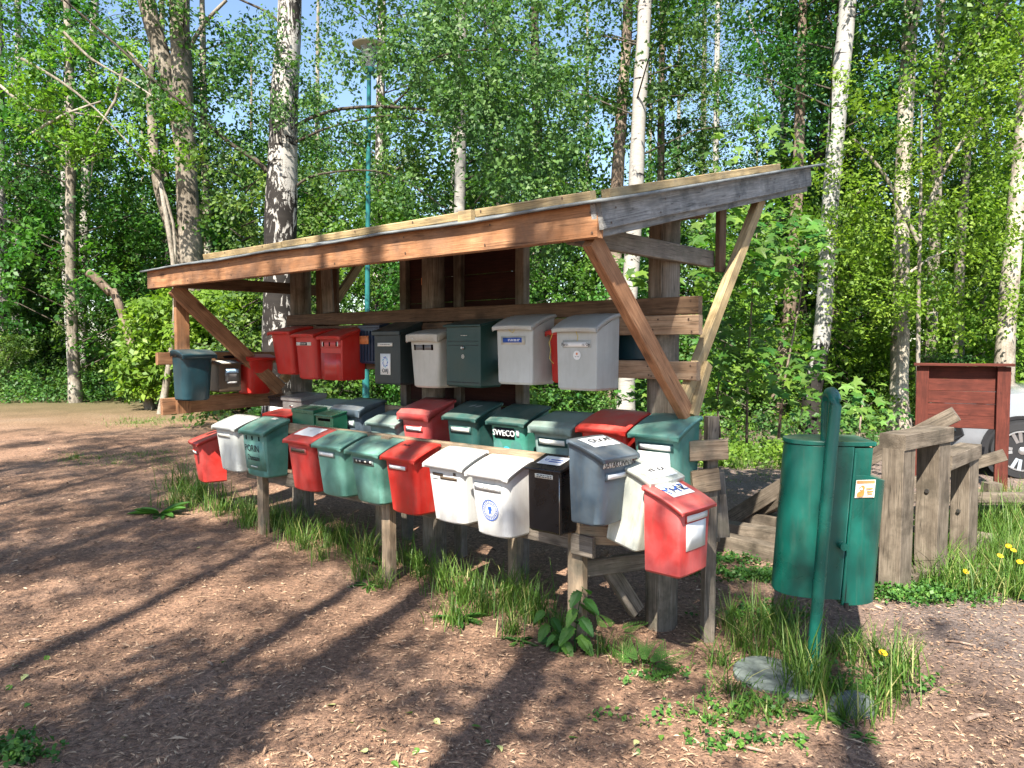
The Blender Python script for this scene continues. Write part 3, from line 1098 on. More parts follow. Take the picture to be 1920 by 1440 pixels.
name_plate(S, r_, -.34, .34, .80, .91, frame=P_dkg, cardmat=M_card)
text(S, r_, 'PORI', .075, -.24, .55, M_paper)
for s in (0, 1):                                               # two drop-shaped stickers
    pts = [(.0, .0), (.03, .012), (.05, .04), (.055, .075), (.035, .06), (.01, .035)]
    vs = []
    for (x, yv) in pts:
        p = lid_pt(S, -.03 + s * .055 + x * .75, .52 - yv * 2.2)
        vs.append((p.x, p.y, p.z + .004))
    link('drop_sticker', pydata('drop_sticker', vs, [tuple(range(6))]), P_grey, r_)
r_, S = row_box('green mailbox with a black SWECO label on its front', 918, 983, 797, 880, VM, P_sweco, GM, rise=.10, lidmat=P_dkg, **K)
decal('label_plate', S, r_, -.34, .24, .80, .96, M_blk, .004)
text(S, r_, 'SWECO', .053, -.05, .88, M_paper)
decal('name_card', S, r_, .29, .36, .84, .94, M_paper, .004)
for x in (-.26, .26): ring_decal(S, r_, x * S['w'], S['hf'] * .68, 0, .042, P_teal, .003, 'round_sticker')
ring_decal(S, r_, 0, S['hf'] * .60, .014, .036, M_cyan, .004, 'round_sticker')
r_, S = row_box('grey green mailbox with a pale name card right of the SWECO one', 998, 1071, 813, 900, VM, P_tealG, GM, rise=.10, fold=(.8, .38), sk=.045, lidmat=P_tealG, **K)
name_plate(S, r_, -.34, .40, .82, .94, frame=P_dkg, cardmat=M_card)
r_, S = row_box('red mailbox behind the slate one on the middle rail', 1087, 1172, 812, 900, VM, P_red, GM, rise=.10, sk=.03, **K)
r_, S = row_box('large dark green mailbox with a pasted letter at the right end of the middle rail', 1185, 1271, 822, 925, VM + .005, P_teal, GM, rise=.10, lidmat=P_teal, d=.23, hmin=.34)
name_plate(S, r_, -.36, .40, .80, .93, frame=P_dkg, cardmat=M_paper)
decal('letter_sheet', S, r_, -.38, .32, .30, .79, M_paper, .003)
for z in (.70, .655, .61, .565): decal('print_line', S, r_, -.25, .2, z, z + .006, P_gmetal, .004)

# ---- upper boards
VU = .20
r_, S = row_box('red mailbox at the left end of the upper row, partly hidden by its red neighbour', 508, 546, 627, 702, VU, P_red, GU, d=.2, rise=.06)
r_, S = row_box('red mailbox with a dark name tape, middle of the three upper red ones', 552, 591, 632, 711, VU - .02, P_red, GU, d=.2, rise=.06, r=.04, td=.9)
fr = decal('label_holder', S, r_, -.36, .34, .80, .88, M_card, .004)
decal('name_tape', S, r_, -.14, .18, .805, .875, M_blk, .006, fr)
print_lines(S, r_, -.11, .15, .82, .86, 1, M_card, .0072)
r_, S = row_box('red mailbox with three slots and a bleached front beside the navy one', 600, 641, 636, 713, VU - .03, P_red, GU, d=.22, rise=.08, r=.012, td=.97, tw=.92, bow=.006)
decal('bleached_band', S, r_, -.46, .45, .78, .97, P_redf2, .002)
decal('bleached_panel', S, r_, -.45, .44, .03, .66, P_redf2, .002)
for x in (-.3, -.02, .28): slot(S, r_, x - .03, x + .03, .83, .93)
for x in (-.36, .34): decal('slot_tape', S, r_, x - .02, x + .02, .82, .94, M_card, .004)
r_, S = row_box('flat navy blue metal mailbox with vertical ribs between red and black boxes', 674, 712, 615, 682, .33, P_nblue, GU, d=.09, rise=.02, r=.004, bow=0, td=1, tw=1, metal=True, ov=.006, of=.008, sk=.02, skb=.02)
for k in range(6): decal('rib', S, r_, -.42 + k * .15, -.39 + k * .15, .08, .92, P_nblue, .006)
decal('orange_sticker', S, r_, -.46, -.02, .55, .78, M_orange, .008)
text(S, r_, 'EI', .03, -.24, .67, M_ink)
r_, S = row_box('blackish green mailbox with a white OAJ sticker and blue ring', 702, 750, 629, 721, VU, P_mblack, GU, d=.2, rise=.09, r=.006, bow=0, td=1, tw=1, metal=True, ov=.012, of=.016, sk=.03, skb=.012)
decal('name_card', S, r_, -.36, .22, .78, .85, M_card, .003)
print_lines(S, r_, -.26, .14, .803, .828, 1, P_gmetal, .0042)
decal('sticker', S, r_, -.25, .14, .20, .63, M_paper, .003)
for k in range(9):                                             # twisted blue ring of arcs
    a0 = 2 * PI * k / 9
    cx, cz = -.055 * S['w'], .46 * S['hf']
    vs = []
    for (rr, da) in ((.021, 0), (.036, .5), (.036, .95), (.026, .6)):
        x, z = cx + rr * .85 * math.cos(a0 + da), cz + rr * 1.1 * math.sin(a0 + da)
        vs.append((x, yfront(S, z, x) - .0042, z))
    link('ring_arc', pydata('ring_arc', vs, [(0, 1, 2, 3)]), M_cyan if k % 3 == 0 else M_blueink, r_)
text(S, r_, 'OAJ', .04, -.055, .28, M_ink)
r_, S = row_box('beige grey mailbox with two windows between dark boxes in the upper row', 769, 823, 640, 727, VU, P_beige, GU, d=.2, rise=.075, td=.93, r=.02, sk=.05)
for x in (-.30, .02, .30): slot(S, r_, x - .028, x + .028, .81, .93)
for x in (-.14, .17): decal('window', S, r_, x - .12, x + .12, .815, .925, P_gmetal, .002)
o = decal('tape_strip', S, r_, -.3, .12, 1.04, 1.085, M_card, .03)
r_, S = row_box('dark green metal mailbox with a round lock in the upper row', 837, 901, 613, 726, VU - .01, P_mgreen, GU, d=.19, rise=.045, r=.004, bow=0, td=1, tw=1, metal=True, ov=.014, of=.02, sk=.014, skb=.012)
for z in (.69, .76): decal('seam', S, r_, -.44, .44, z, z + .006, M_blk, .002)
decal('seam', S, r_, -.45, .45, .075, .085, M_blk, .002)
print_lines(S, r_, -.06, .12, .85, .87, 1, M_card, .003)
lathe('lock', [(.012, 0), (.012, .008), (.007, .012), (.007, .016)], M_nail, r_, 14, 40, Matrix.Translation((0, -.19, S['hf'] * .655)) @ Matrix.Rotation(PI / 2, 4, 'X'))
ring_decal(S, r_, .0, S['hf'] * .51, .010, .013, M_card, .003, 'post_horn')
ring_decal(S, r_, .0, S['hf'] * .51, .003, .006, M_card, .003, 'post_horn')
r_, S = row_box('white grey mailbox with a blue company strip, left of the two big pale ones', 931, 999, 618, 721, VU, P_grey, GU, d=.21, rise=.085, td=.97, tw=.95, r=.010, bow=.004, lbow=.022, fold=None, bulge=.016)
fr = decal('label_holder', S, r_, -.36, .30, .73, .88, P_beige, .004)
decal('name_card', S, r_, -.30, .22, .765, .855, M_blueink, .006, fr)
text(S, r_, 'U', .03, -.22, .81, M_paper)
print_lines(S, r_, -.15, .18, .785, .835, 2, M_paper, .0072)
def cord(root, pts, r=.0022): return tube('cord', pts, r, M_yel, root, 6)
y0 = -.235
cord(r_, [(-.06, y0, S['hf'] + .012), (-.02, y0 - .004, S['hf'] + .0), (.0, y0 - .006, S['hf'] - .012), (.02, y0 - .012, S['hf'] - .02), (.035, y0 - .004, S['hf'] + .008)])
r_, S = row_box('white grey mailbox with a handwritten strip and round sticker, upper row', 1043, 1119, 622, 732, VU - .02, P_grey, GU, d=.22, rise=.095, td=.97, tw=.95, r=.008, bow=.004, lbow=.022, bulge=.018)
fr = decal('label_holder', S, r_, -.32, .36, .73, .855, P_grey, .004)
decal('name_card', S, r_, -.30, .30, .745, .82, M_paper, .006, fr)
text(S, r_, 'Porin Bildelement Oy', .027, 0, .783, M_ink, squash=.85)
ring_decal(S, r_, .03 * S['w'], .60 * S['hf'], 0, .026, M_paper, .003, 'round_sticker')
ring_decal(S, r_, .03 * S['w'], .625 * S['hf'], 0, .007, M_orange, .004, 'sticker_print')
print_lines(S, r_, -.02, .08, .568, .582, 1, M_ink, .0042)
cord(r_, [(-.15, -.235, S['hf'] + .01), (-.165, -.235, S['hf'] - .03), (-.19, -.225, S['hf'] - .06), (-.18, -.22, S['hf'] - .10), (-.19, -.22, S['hf'] - .15), (-.15, -.235, S['hf'] - .18)])
cord(r_, [(.02, -.248, S['hf'] + .002), (.035, -.252, S['hf'] - .03), (.03, -.252, S['hf'] - .05)])
r_, S = row_box('red mailbox mostly hidden between the two big pale ones', 1030, 1052, 628, 718, .33, P_red, GU, d=.09, w2=0, rise=.03, r=.01, bow=0)
u_, z_ = on_v(1185, 676, .60)
r_, S = mailbox('dark teal mailbox hung behind the boards, seen through the gap', u_ - .02, .66, z_, P_navy, GU, w=.34, d=.16, hf=.22, hb=.26, td=1, tw=1, r=.01)

# ---- left wing, boxes facing right
def wing_box(label, x0, x1, yl, yb, uf, mat, d=.2, rise=.08, **kw):
    ym = (yl + yb) / 2
    v0, _ = on_u(x0, ym, uf)
    v1, _ = on_u(x1, ym, uf)
    _, z0 = on_u(x0, yb, uf)
    _, z1 = on_u(x0, yl, uf)
    return mailbox(label, uf - d, (v0 + v1) / 2, z0, mat, GW, rot=R(90), w=v1 - v0, d=d, hf=z1 - z0, hb=z1 - z0 + rise, **kw)


r_, S = wing_box('dark green blue mailbox with a pale strip, hung on the left wing of the shelter', 344, 402, 672, 753, -3.585, P_navy, d=.19, rise=.02, r=.045, td=.86, tw=.88, bulge=.02, sk=.035, skb=.045, lidmat=P_navy)
decal('name_strip', S, r_, -.5, .5, 1.02, 1.075, M_card, .026)
r_, S = wing_box('brown metal mailbox with a plastic label pocket on the left wing', 411, 452, 684, 736, -3.64, P_brown, d=.16, rise=.03, r=.004, bow=0, td=1.0, tw=1, metal=True, ov=.012, of=.03, sk=.010, skb=.010)
me = pydata('paper_sheet', [(p.x, p.y, p.z + .003) for p in [lid_pt(dict(S, lbow=0, bulge=0, crown=0), x * S['w'], t) for t in (.35, 1.0) for x in (-.48, .25)]], [(0, 2, 3, 1)])
link('paper_sheet', me, M_card, r_)
decal('label_pocket', S, r_, -.25, .38, .40, .84, P_gmetal, .012)
decal('name_card', S, r_, -.22, .36, .70, .84, M_skyglass, .016)
text(S, r_, 'VLC', .05, -.02, .58, M_paper)
decal('paper_sheet', S, r_, -.15, .28, .32, .38, M_paper, .012)
r_, S = wing_box('black lidded mailbox behind the brown metal one on the left wing', 405, 455, 672, 720, -3.86, P_black, d=.12, rise=.05, r=.02)
r_, S = wing_box('red mailbox with a rounded lid behind the left diagonal brace', 466, 516, 676, 740, -3.62, P_red, d=.2, rise=.03, r=.03, bulge=.02)

# ---- dark red notice board at the back of the shelter
nb = thing('notice_board', 'dark red two panel notice board standing behind the upper mailboxes', 'notice board', (SF[0], SF[1], 0), TH)
for u0, u1 in ((-2.20, -1.66), (-1.60, -1.05)):
    n = 9
    for k in range(n):
        z0 = .60 + k * .19
        box('board', u0, u1, .745, .765, z0, z0 + .187, W_redwall, nb)
for u in (-2.24, -1.63, -1.02): timber('post', (u, .735, -.1), (u, .735, 2.28), .075, .07, W_old, nb, up=(0, 1, 0))
timber('cap_rail', (-2.24, .735, 2.31), (-1.02, .735, 2.31), .09, .05, W_dark, nb)
box('sticker', -2.06, -1.95, .738, .742, 2.07, 2.125, M_orange, nb)
c = bpy.data.curves.new('lettering', 'FONT'); c.body = 'KAMU'; c.size = .035; c.align_x = 'CENTER'; c.align_y = 'CENTER'; c.extrude = .0005
o = bpy.data.objects.new('lettering', c); COL.objects.link(o); c.materials.append(M_ink); o.parent = nb
o.matrix_basis = Matrix.Translation((-2.005, .7365, 2.097)) @ Matrix.Rotation(PI / 2, 4, 'X')
# ================================================================ ground
def axis(lo, hi, dense_lo, dense_hi, d, growth):
    a = list(np.arange(dense_lo, dense_hi + 1e-6, d))
    s, x = d, dense_hi
    while x < hi:
        s *= growth; x += s; a.append(x)
    s, x = d, dense_lo
    while x > lo:
        s *= growth; x -= s; a.insert(0, x)
    return np.array(a)


gx = axis(-90, 90, -8, 8, .10, 1.12)
gy = axis(-30, 150, 1.2, 12, .10, 1.12)
GX, GY = np.meshgrid(gx, gy)
rng = np.random.default_rng(5)
GZ = gz(GX, GY) + rng.normal(0, .004, GX.shape) * ((GX > -9) & (GX < 9) & (GY < 13))
nx_, ny_ = len(gx), len(gy)
idx = np.arange(nx_ * ny_).reshape(ny_, nx_)
gf = np.stack([idx[:-1, :-1], idx[:-1, 1:], idx[1:, 1:], idx[1:, :-1]], -1).reshape(-1, 4)


def m_ground():
    m, nt, b = mat_new('bark_mulch_ground')
    v = coords(nt, rand=False)
    n1 = noise(nt, v, 1.1, 5, .6)
    n2 = noise(nt, v, 38, 5, .75)
    n3 = noise(nt, v, 140, 3, .7)
    c = ramp(nt, n1, [(.35, (.20, .126, .088)), (.65, (.32, .205, .142))])
    c = mix(nt, .9, c, ramp(nt, n2, [(.3, (.35, .33, .33)), (.5, (.9, .9, .9)), (.72, (1.75, 1.6, 1.45))]), 'MULTIPLY')
    c = mix(nt, .7, c, ramp(nt, n3, [(.3, (.5, .5, .5)), (.65, (1.35, 1.3, 1.25))]), 'MULTIPLY')
    # greyish trodden soil with gravel to the right of the bin, leaf litter under the trees
    sx = nt.nodes.new('ShaderNodeSeparateXYZ'); nt.links.new(v, sx.inputs[0])
    mr = nt.nodes.new('ShaderNodeMapRange'); mr.inputs['From Min'].default_value = 1.3; mr.inputs['From Max'].default_value = 2.6
    nt.links.new(sx.outputs['X'], mr.inputs['Value'])
    ad = nt.nodes.new('ShaderNodeMath'); ad.operation = 'MULTIPLY_ADD'; ad.inputs[1].default_value = 1.4; ad.inputs[2].default_value = -.7
    nt.links.new(n1, ad.inputs[0])
    a2 = nt.nodes.new('ShaderNodeMath'); a2.use_clamp = True
    nt.links.new(ad.outputs[0], a2.inputs[0]); nt.links.new(mr.outputs[0], a2.inputs[1])
    gsoil = mix(nt, 1.0, (.13, .118, .115), ramp(nt, n2, [(.3, (.4, .4, .4)), (.7, (1.8, 1.75, 1.7))]), 'MULTIPLY')
    a3 = nt.nodes.new('ShaderNodeMath'); a3.operation = 'MULTIPLY'; a3.inputs[1].default_value = .75
    nt.links.new(a2.outputs[0], a3.inputs[0])
    c = mix(nt, a3.outputs[0], c, gsoil)
    my = nt.nodes.new('ShaderNodeMapRange'); my.inputs['From Min'].default_value = 11; my.inputs['From Max'].default_value = 18
    nt.links.new(sx.outputs['Y'], my.inputs['Value'])
    c = mix(nt, my.outputs[0], c, mix(nt, n2, (.06, .05, .03), (.07, .10, .03)))
    nt.links.new(c, b.inputs['Base Color'])
    b.inputs['Roughness'].default_value = .95
    b.inputs['Specular IOR Level'].default_value = .12
    bump(nt, b, n2, .9, .02)
    return m


ground = link('ground', npmesh('ground', np.stack([GX, GY, GZ], -1).reshape(-1, 3), gf, smooth=True), m_ground())
tag(ground, kind='structure')


def m_tint(name, stops, rough=.85, spec=.15):
    m, nt, b = mat_new(name)
    a = nt.nodes.new('ShaderNodeAttribute'); a.attribute_name = 'tint'
    nt.links.new(ramp(nt, a.outputs['Fac'], stops), b.inputs['Base Color'])
    b.inputs['Roughness'].default_value = rough
    b.inputs['Specular IOR Level'].default_value = spec
    return m


def chips(name, n, seed, lmin, lmax, yfun, mat, wide=(.14, .42)):
    r = np.random.default_rng(seed)
    y = yfun(r, n)
    x = (r.random(n) * 2 - 1) * (y * .74 + .5) + .0
    z0 = gz(x, y)
    L = lmin * (lmax / lmin) ** (r.random(n) ** 1.6)
    W = np.maximum(.0022, L * (wide[0] + (wide[1] - wide[0]) * r.random(n)))
    a = r.random(n) * 2 * PI
    pitch = r.normal(0, .16, n)
    roll = r.normal(0, .30, n)
    d = np.stack([np.cos(a) * np.cos(pitch), np.sin(a) * np.cos(pitch), np.sin(pitch)], -1)
    s = np.stack([-np.sin(a) * np.cos(roll), np.cos(a) * np.cos(roll), np.sin(roll)], -1)
    c = np.stack([x, y, z0 + .003 + np.abs(np.sin(pitch)) * L * .45 + np.abs(np.sin(roll)) * W * .5 + r.random(n) * .007], -1)
    up = np.array([0, 0, 1.0]) * (W * .22)[:, None]
    tp = (.72 + .28 * r.random(n))[:, None]
    v = np.stack([c - d * L[:, None] / 2 - s * W[:, None] / 2 * tp, c - d * L[:, None] / 2 + s * W[:, None] / 2,
                  c + up - d * L[:, None] * .1, c + up + d * L[:, None] * .15,
                  c + d * L[:, None] / 2 + s * W[:, None] / 2 * tp, c + d * L[:, None] / 2 - s * W[:, None] / 2], 1)
    # two slopes either side of a low ridge: (0,2,3,5) and (1,4,3,2)
    i = np.arange(n)[:, None] * 6
    f = np.concatenate([i + np.array([0, 5, 3, 2]), i + np.array([2, 3, 4, 1])], 0)
    t = np.clip(r.beta(1.0, 1.45, n), 0, 1)
    o = link(name, npmesh(name, v.reshape(-1, 3), f, np.repeat(t, 6)), mat)
    return tag(o, kind='stuff')


M_chip = m_tint('bark_chips', [(0, (.055, .036, .028)), (.22, (.16, .098, .068)), (.5, (.335, .212, .135)), (.8, (.45, .305, .198)), (1, (.58, .43, .29))])
chips('wood_chips', 170000, 3, .0065, .04, lambda r, n: 1.7 + 9.5 * r.random(n) ** 1.75, M_chip, (.14, .36))
chips('bark_shreds', 5000, 4, .03, .085, lambda r, n: 1.7 + 6.5 * r.random(n) ** 1.6, M_chip, (.07, .22))

# ================================================================ leaves
RNG = np.random.default_rng(21)


def unit(v):
    return v / np.maximum(1e-9, np.linalg.norm(v, axis=-1, keepdims=True))


def leaves(P, D, Nn, L, wr=.62, fold=.25, tint=None, droop=.25):
    """rhombic folded leaves: P base, D direction, Nn normal (N,3), L length (N,) -> verts, quads"""
    n = len(P)
    D = unit(D)
    S = unit(np.cross(D, Nn))
    Nn = np.cross(S, D)
    L = L[:, None]
    w = L * wr / 2
    mid = P + D * L * .42
    tip = P + D * L - Nn * L * droop * .4
    v = np.stack([P, mid + S * w + Nn * w * fold, tip, mid - S * w + Nn * w * fold], 1).reshape(-1, 3)
    i = np.arange(n)[:, None] * 4
    f = i + np.array([0, 1, 2, 3])
    return v, f


def leaf_cloud(anchors, per, spread, L0, L1, hang=.3, seed=1, tvar=.35, up=.7, wr=.62):
    """leafy twigs: about each anchor the leaves sit along a drooping twig, share its tilt, and have their own light or dark base tone"""
    r = np.random.default_rng(seed)
    m = len(anchors)
    cnt = np.maximum(3, (per * (.45 + 1.1 * r.random(m))).astype(int))
    idx_ = np.repeat(np.arange(m), cnt)
    n = len(idx_)
    base = r.random(m)[idx_]
    ta = r.random(m) * 2 * PI
    td = np.stack([np.cos(ta), np.sin(ta), r.normal(-.25, .35, m)], -1)
    td = unit(td)[idx_]
    ln = (spread * (2.2 + 2.2 * r.random(m)))[idx_]
    s = r.random(n) - .45
    P = anchors[idx_] + td * (ln * s)[:, None] + r.normal(0, 1, (n, 3)) * np.array([.42, .42, .30]) * spread
    P[:, 2] -= np.abs(r.normal(0, hang * .8, n)) + .35 * ln * s * s
    a = r.random(n) * 2 * PI
    D = unit(np.stack([np.cos(a), np.sin(a), r.normal(-.35, .40, n)], -1) + td * .7)
    tn = np.stack([r.normal(0, .42, m), r.normal(-.20, .42, m), np.full(m, up)], -1)[idx_]
    Nn = unit(tn + np.stack([r.normal(0, .30, n), r.normal(0, .30, n), np.zeros(n)], -1))
    L = L0 + (L1 - L0) * r.random(n) ** 1.2
    v, f = leaves(P, D, Nn, L, wr)
    t = np.clip(base * (1 - tvar) + tvar * r.random(n), 0, 1)
    return v, f, np.repeat(t, 4)


def crown_anchors(n, z0, z1, rad, seed, shape='col', clump=7):
    """anchor points for leaf clusters, gathered along limbs that leave the trunk"""
    r = np.random.default_rng(seed)
    out = []
    limbs = []
    nl = max(3, n // clump)
    for i in range(nl):
        z = z0 + (z1 - z0) * (i + r.random()) / nl
        s = (z - z0) / (z1 - z0)
        rr = rad * {'col': 1 - .55 * s, 'ball': math.sqrt(max(.05, 1 - (2 * s - 1) ** 2)), 'bush': math.sqrt(max(.05, 1 - s * s))}[shape]
        a = r.random() * 2 * PI
        ln = rr * (.55 + .45 * r.random())
        p0 = np.array([0, 0, max(.05, z - .25 * ln)])
        p1 = np.array([math.cos(a) * ln, math.sin(a) * ln, z + .12 * ln])
        limbs.append((p0, p1))
        for k in range(clump):
            t = .30 + .7 * r.random()
            out.append(p0 + (p1 - p0) * t + r.normal(0, .16 * rad, 3) * np.array([1, 1, .6]))
    return np.array(out[:]), limbs


def crown_mesh(name, n, z0, z1, rad, per, spread, L0, L1, seed, shape='col', hang=.2, up=.7, wr=.62, limbs=True):
    an, lb = crown_anchors(n, z0, z1, rad, seed, shape)
    v, f, t = leaf_cloud(an, per, spread, L0, L1, hang, seed + 1, up=up, wr=wr)
    lm = None
    if limbs:
        parts = [tube_np([Vector(a), Vector((a + b) / 2 + np.array([0, 0, .06 * np.linalg.norm(b - a)])), Vector(b)], [.018, .011, .004], 4) for a, b in lb]
        vv, ff = join_np(parts)
        lm = npmesh(name + '_limbs', vv, ff, smooth=True)
    return npmesh(name, v, f, t), lm


L_birch = m_leaf('birch_leaf', (.022, .068, .020), (.048, .130, .034), (.115, .220, .050), .36)
L_mid = m_leaf('woodland_leaf', (.028, .082, .022), (.060, .150, .036), (.145, .255, .052), .40)
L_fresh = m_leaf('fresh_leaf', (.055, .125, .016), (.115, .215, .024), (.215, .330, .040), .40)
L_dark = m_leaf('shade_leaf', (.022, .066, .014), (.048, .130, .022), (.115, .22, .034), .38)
L_maple = m_leaf('maple_leaf', (.028, .095, .016), (.06, .165, .026), (.115, .24, .036), .36)
L_grass = m_leaf('grass_blade', (.035, .09, .012), (.095, .185, .026), (.34, .33, .13), .30, hue=0)
L_herb = m_leaf('herb_leaf', (.022, .085, .018), (.055, .155, .028), (.13, .26, .04), .30, hue=.01)

B_birch = m_birch('birch_bark', -1.0, .2, (.34, .32, .29))
B_birch2 = m_birch('young_birch_bark', -1.5, .1, (.33, .32, .295))
B_oldbirch = m_birch('old_birch_bark', 2.0, .9, (.40, .38, .35), 2.6, .05)
B_tagbirch = m_birch('white_birch_bark', 1.55, .95, (.34, .33, .31), .45, -.1)
B_aspen = m_bark('aspen_bark', (.17, .145, .115), (.38, .33, .27), (.46, .42, .34))
B_grey = m_bark('grey_bark', (.10, .085, .065), (.27, .235, .19), (.33, .30, .25))
B_greymot = m_bark('mottled_grey_bark', (.085, .072, .055), (.21, .18, .145), (.27, .235, .19))
B_brown = m_bark('brown_bark', (.07, .05, .038), (.22, .165, .125), (.30, .24, .19))
B_dark = m_bark('dark_bark', (.035, .03, .024), (.10, .085, .065))

# crown meshes shared between trees of a kind
CR_birch = [crown_mesh('birch_crown', 230, 5.2, 14.5, 2.5, 40, .20, .055, .095, 100 + i, 'col', .30, up=.45) for i in range(3)]
CR_wood = [crown_mesh('wood_crown', 215, .9, 9.0, 3.0, 46, .23, .085, .15, 200 + i, 'col', .15) for i in range(4)]
CR_high = [crown_mesh('high_crown', 200, 6.2, 14.0, 2.7, 40, .24, .08, .13, 300 + i, 'ball', .15) for i in range(2)]
CR_sap = [crown_mesh('sapling_crown', 200, .3, 4.6, 1.5, 28, .17, .065, .12, 400 + i, 'col', .1) for i in range(4)]
CR_bush = [crown_mesh('bush_crown', 160, .1, 1.9, 1.3, 28, .15, .06, .105, 500 + i, 'bush', .05) for i in range(3)]
CR_far = [crown_mesh('far_crown', 170, .5, 10.5, 3.6, 32, .40, .15, .28, 600 + i, 'col', .2, limbs=False) for i in range(3)]


def trunk_mesh(name, pts, rad, sides=14, seed=0, knob=.06):
    """pts world points bottom to top (relative to the root); smooth curve with buttress and bumps"""
    r = random.Random(seed)
    P = [Vector(p) for p in pts]
    q, rr = [], []
    for i in range(len(P) - 1):
        n = max(2, int((P[i + 1] - P[i]).length / .32))
        p0, p3 = P[max(0, i - 1)], P[min(len(P) - 1, i + 2)]
        for k in range(n):
            t = k / n
            a, b = P[i], P[i + 1]
            m = .5 * ((2 * a) + (b - p0) * t + (2 * p0 - 5 * a + 4 * b - p3) * t * t + (3 * a - p0 - 3 * b + p3) * t ** 3)
            q.append(m); rr.append(rad[i] + (rad[i + 1] - rad[i]) * t)
    q.append(P[-1]); rr.append(rad[-1])
    v, f = tube_np(q, rr, sides)
    v = v.reshape(len(q), sides, 3)
    ph = [r.uniform(0, 6) for _ in range(4)]
    for i in range(len(q)):
        c = np.array(q[i])
        a = np.arange(sides) * 2 * PI / sides
        h = q[i].z
        k = 1 + knob * (.6 * np.sin(2 * a + ph[0] + h * .9) + .5 * np.sin(3 * a + ph[1] - h * 1.7) + .35 * np.sin(5 * a + ph[2] + h * 3.1)) + knob * .7 * math.sin(h * 4.3 + ph[3])
        if h < .5: k = k + (.5 - max(0, h)) * .55 * (1 + .3 * np.sin(5 * a + ph[3]))
        v[i] = c + (v[i] - c) * k[:, None]
    return npmesh(name, v.reshape(-1, 3), f, smooth=True)


def px_poly(pts, Y, base):
    return [at(px, py, Y) - base for px, py in pts]


def tree_at(name, label, pts, Y, bark, crown=None, group=None, ext=7.0, sides=14, seed=0, extra=(), cat='tree', leafm=None, rot=0, cs=1.0, cdz=0.0, knob=.05, limbm=None):
    """a tree traced at its own distance Y: pts = (px, py, width px) from the lowest visible point upwards"""
    b = at(pts[0][0], pts[0][1], Y)
    base = Vector((b.x, b.y, float(gz(b.x, b.y)) - .05))
    P = [at(px, py, Y) - base for px, py, w in pts]
    W = [w / 2 / FOC * Y for px, py, w in pts]
    if P[0].z > .02:
        P.insert(0, Vector((P[0].x - (P[1].x - P[0].x) * P[0].z / max(.3, P[1].z - P[0].z) * .5, 0, 0)))
        W.insert(0, W[0] * 1.08)
    if ext:
        d = (P[-1] - P[-2]).normalized()
        d = (d + Vector((0, 0, 1))).normalized()
        P.append(P[-1] + d * ext * .5); W.append(W[-1] * .72)
        P.append(P[-1] + Vector((0, 0, 1)) * ext * .5); W.append(W[-1] * .3)
    root = thing(name, label, cat, base, 0, group)
    link('trunk', trunk_mesh('trunk', P, W, sides, seed, knob), bark, root)
    for ex in extra:
        pp = [at(px, py, Y + (e[0] if e else 0)) - base for px, py, w, *e in ex]
        ww = [w / 2 / FOC * Y for px, py, w, *e in ex]
        link('limb', trunk_mesh('limb', pp, ww, 8, seed + 3, knob * .7), limbm or bark, root)
    if crown is not None:
        me, lm = crown
        top = P[min(len(P) - 1, len(P) // 2)]
        off = Matrix.Translation((top.x * .8, 0, cdz)) @ Matrix.Rotation(rot, 4, 'Z') @ Matrix.Scale(cs, 4)
        link('crown', me, leafm or L_birch, root, off)
        if lm is not None: link('limbs', lm, B_dark, root, off)
    return root


# ---------------------------------------------------------------- trees one can point to
tree_at('birch_tree', 'slim white birch standing in front of another birch at the left forest edge', [(139, 722, 21), (133, 640, 17), (124, 480, 16), (122, 350, 15), (126, 200, 14), (126, 0, 13)], 18.5, B_birch2, CR_birch[0], seed=1, rot=.3)
tree_at('birch_tree', 'mottled birch half hidden just right of the slim white one at left', [(155, 715, 19), (152, 560, 17), (160, 400, 17), (166, 200, 15), (178, 0, 13)], 20.5, B_birch, CR_birch[1], seed=2, rot=1.3)
tree_at('goat_willow_tree', 'grey forked tree with three crossing stems rising behind the left eave of the shelter', [(362, 640, 46), (360, 480, 42), (352, 380, 38), (346, 250, 37), (341, 130, 37), (336, 0, 36)], 15.6, B_greymot, CR_high[0], seed=3, leafm=L_mid,
        extra=[[(349, 300, 34), (330, 200, 28), (306, 110, 28), (284, 40, 30), (266, -40, 32)], [(352, 560, 24), (333, 470, 22), (308, 390, 20), (292, 320, 18), (286, 240, 17), (282, 150, 14), (292, 60, 10)],
               [(345, 110, 9), (372, 60, 8), (395, 30, 7), (425, 0, 6)], [(335, 220, 8), (300, 190, 7), (270, 130, 5), (235, 90, 4)]])
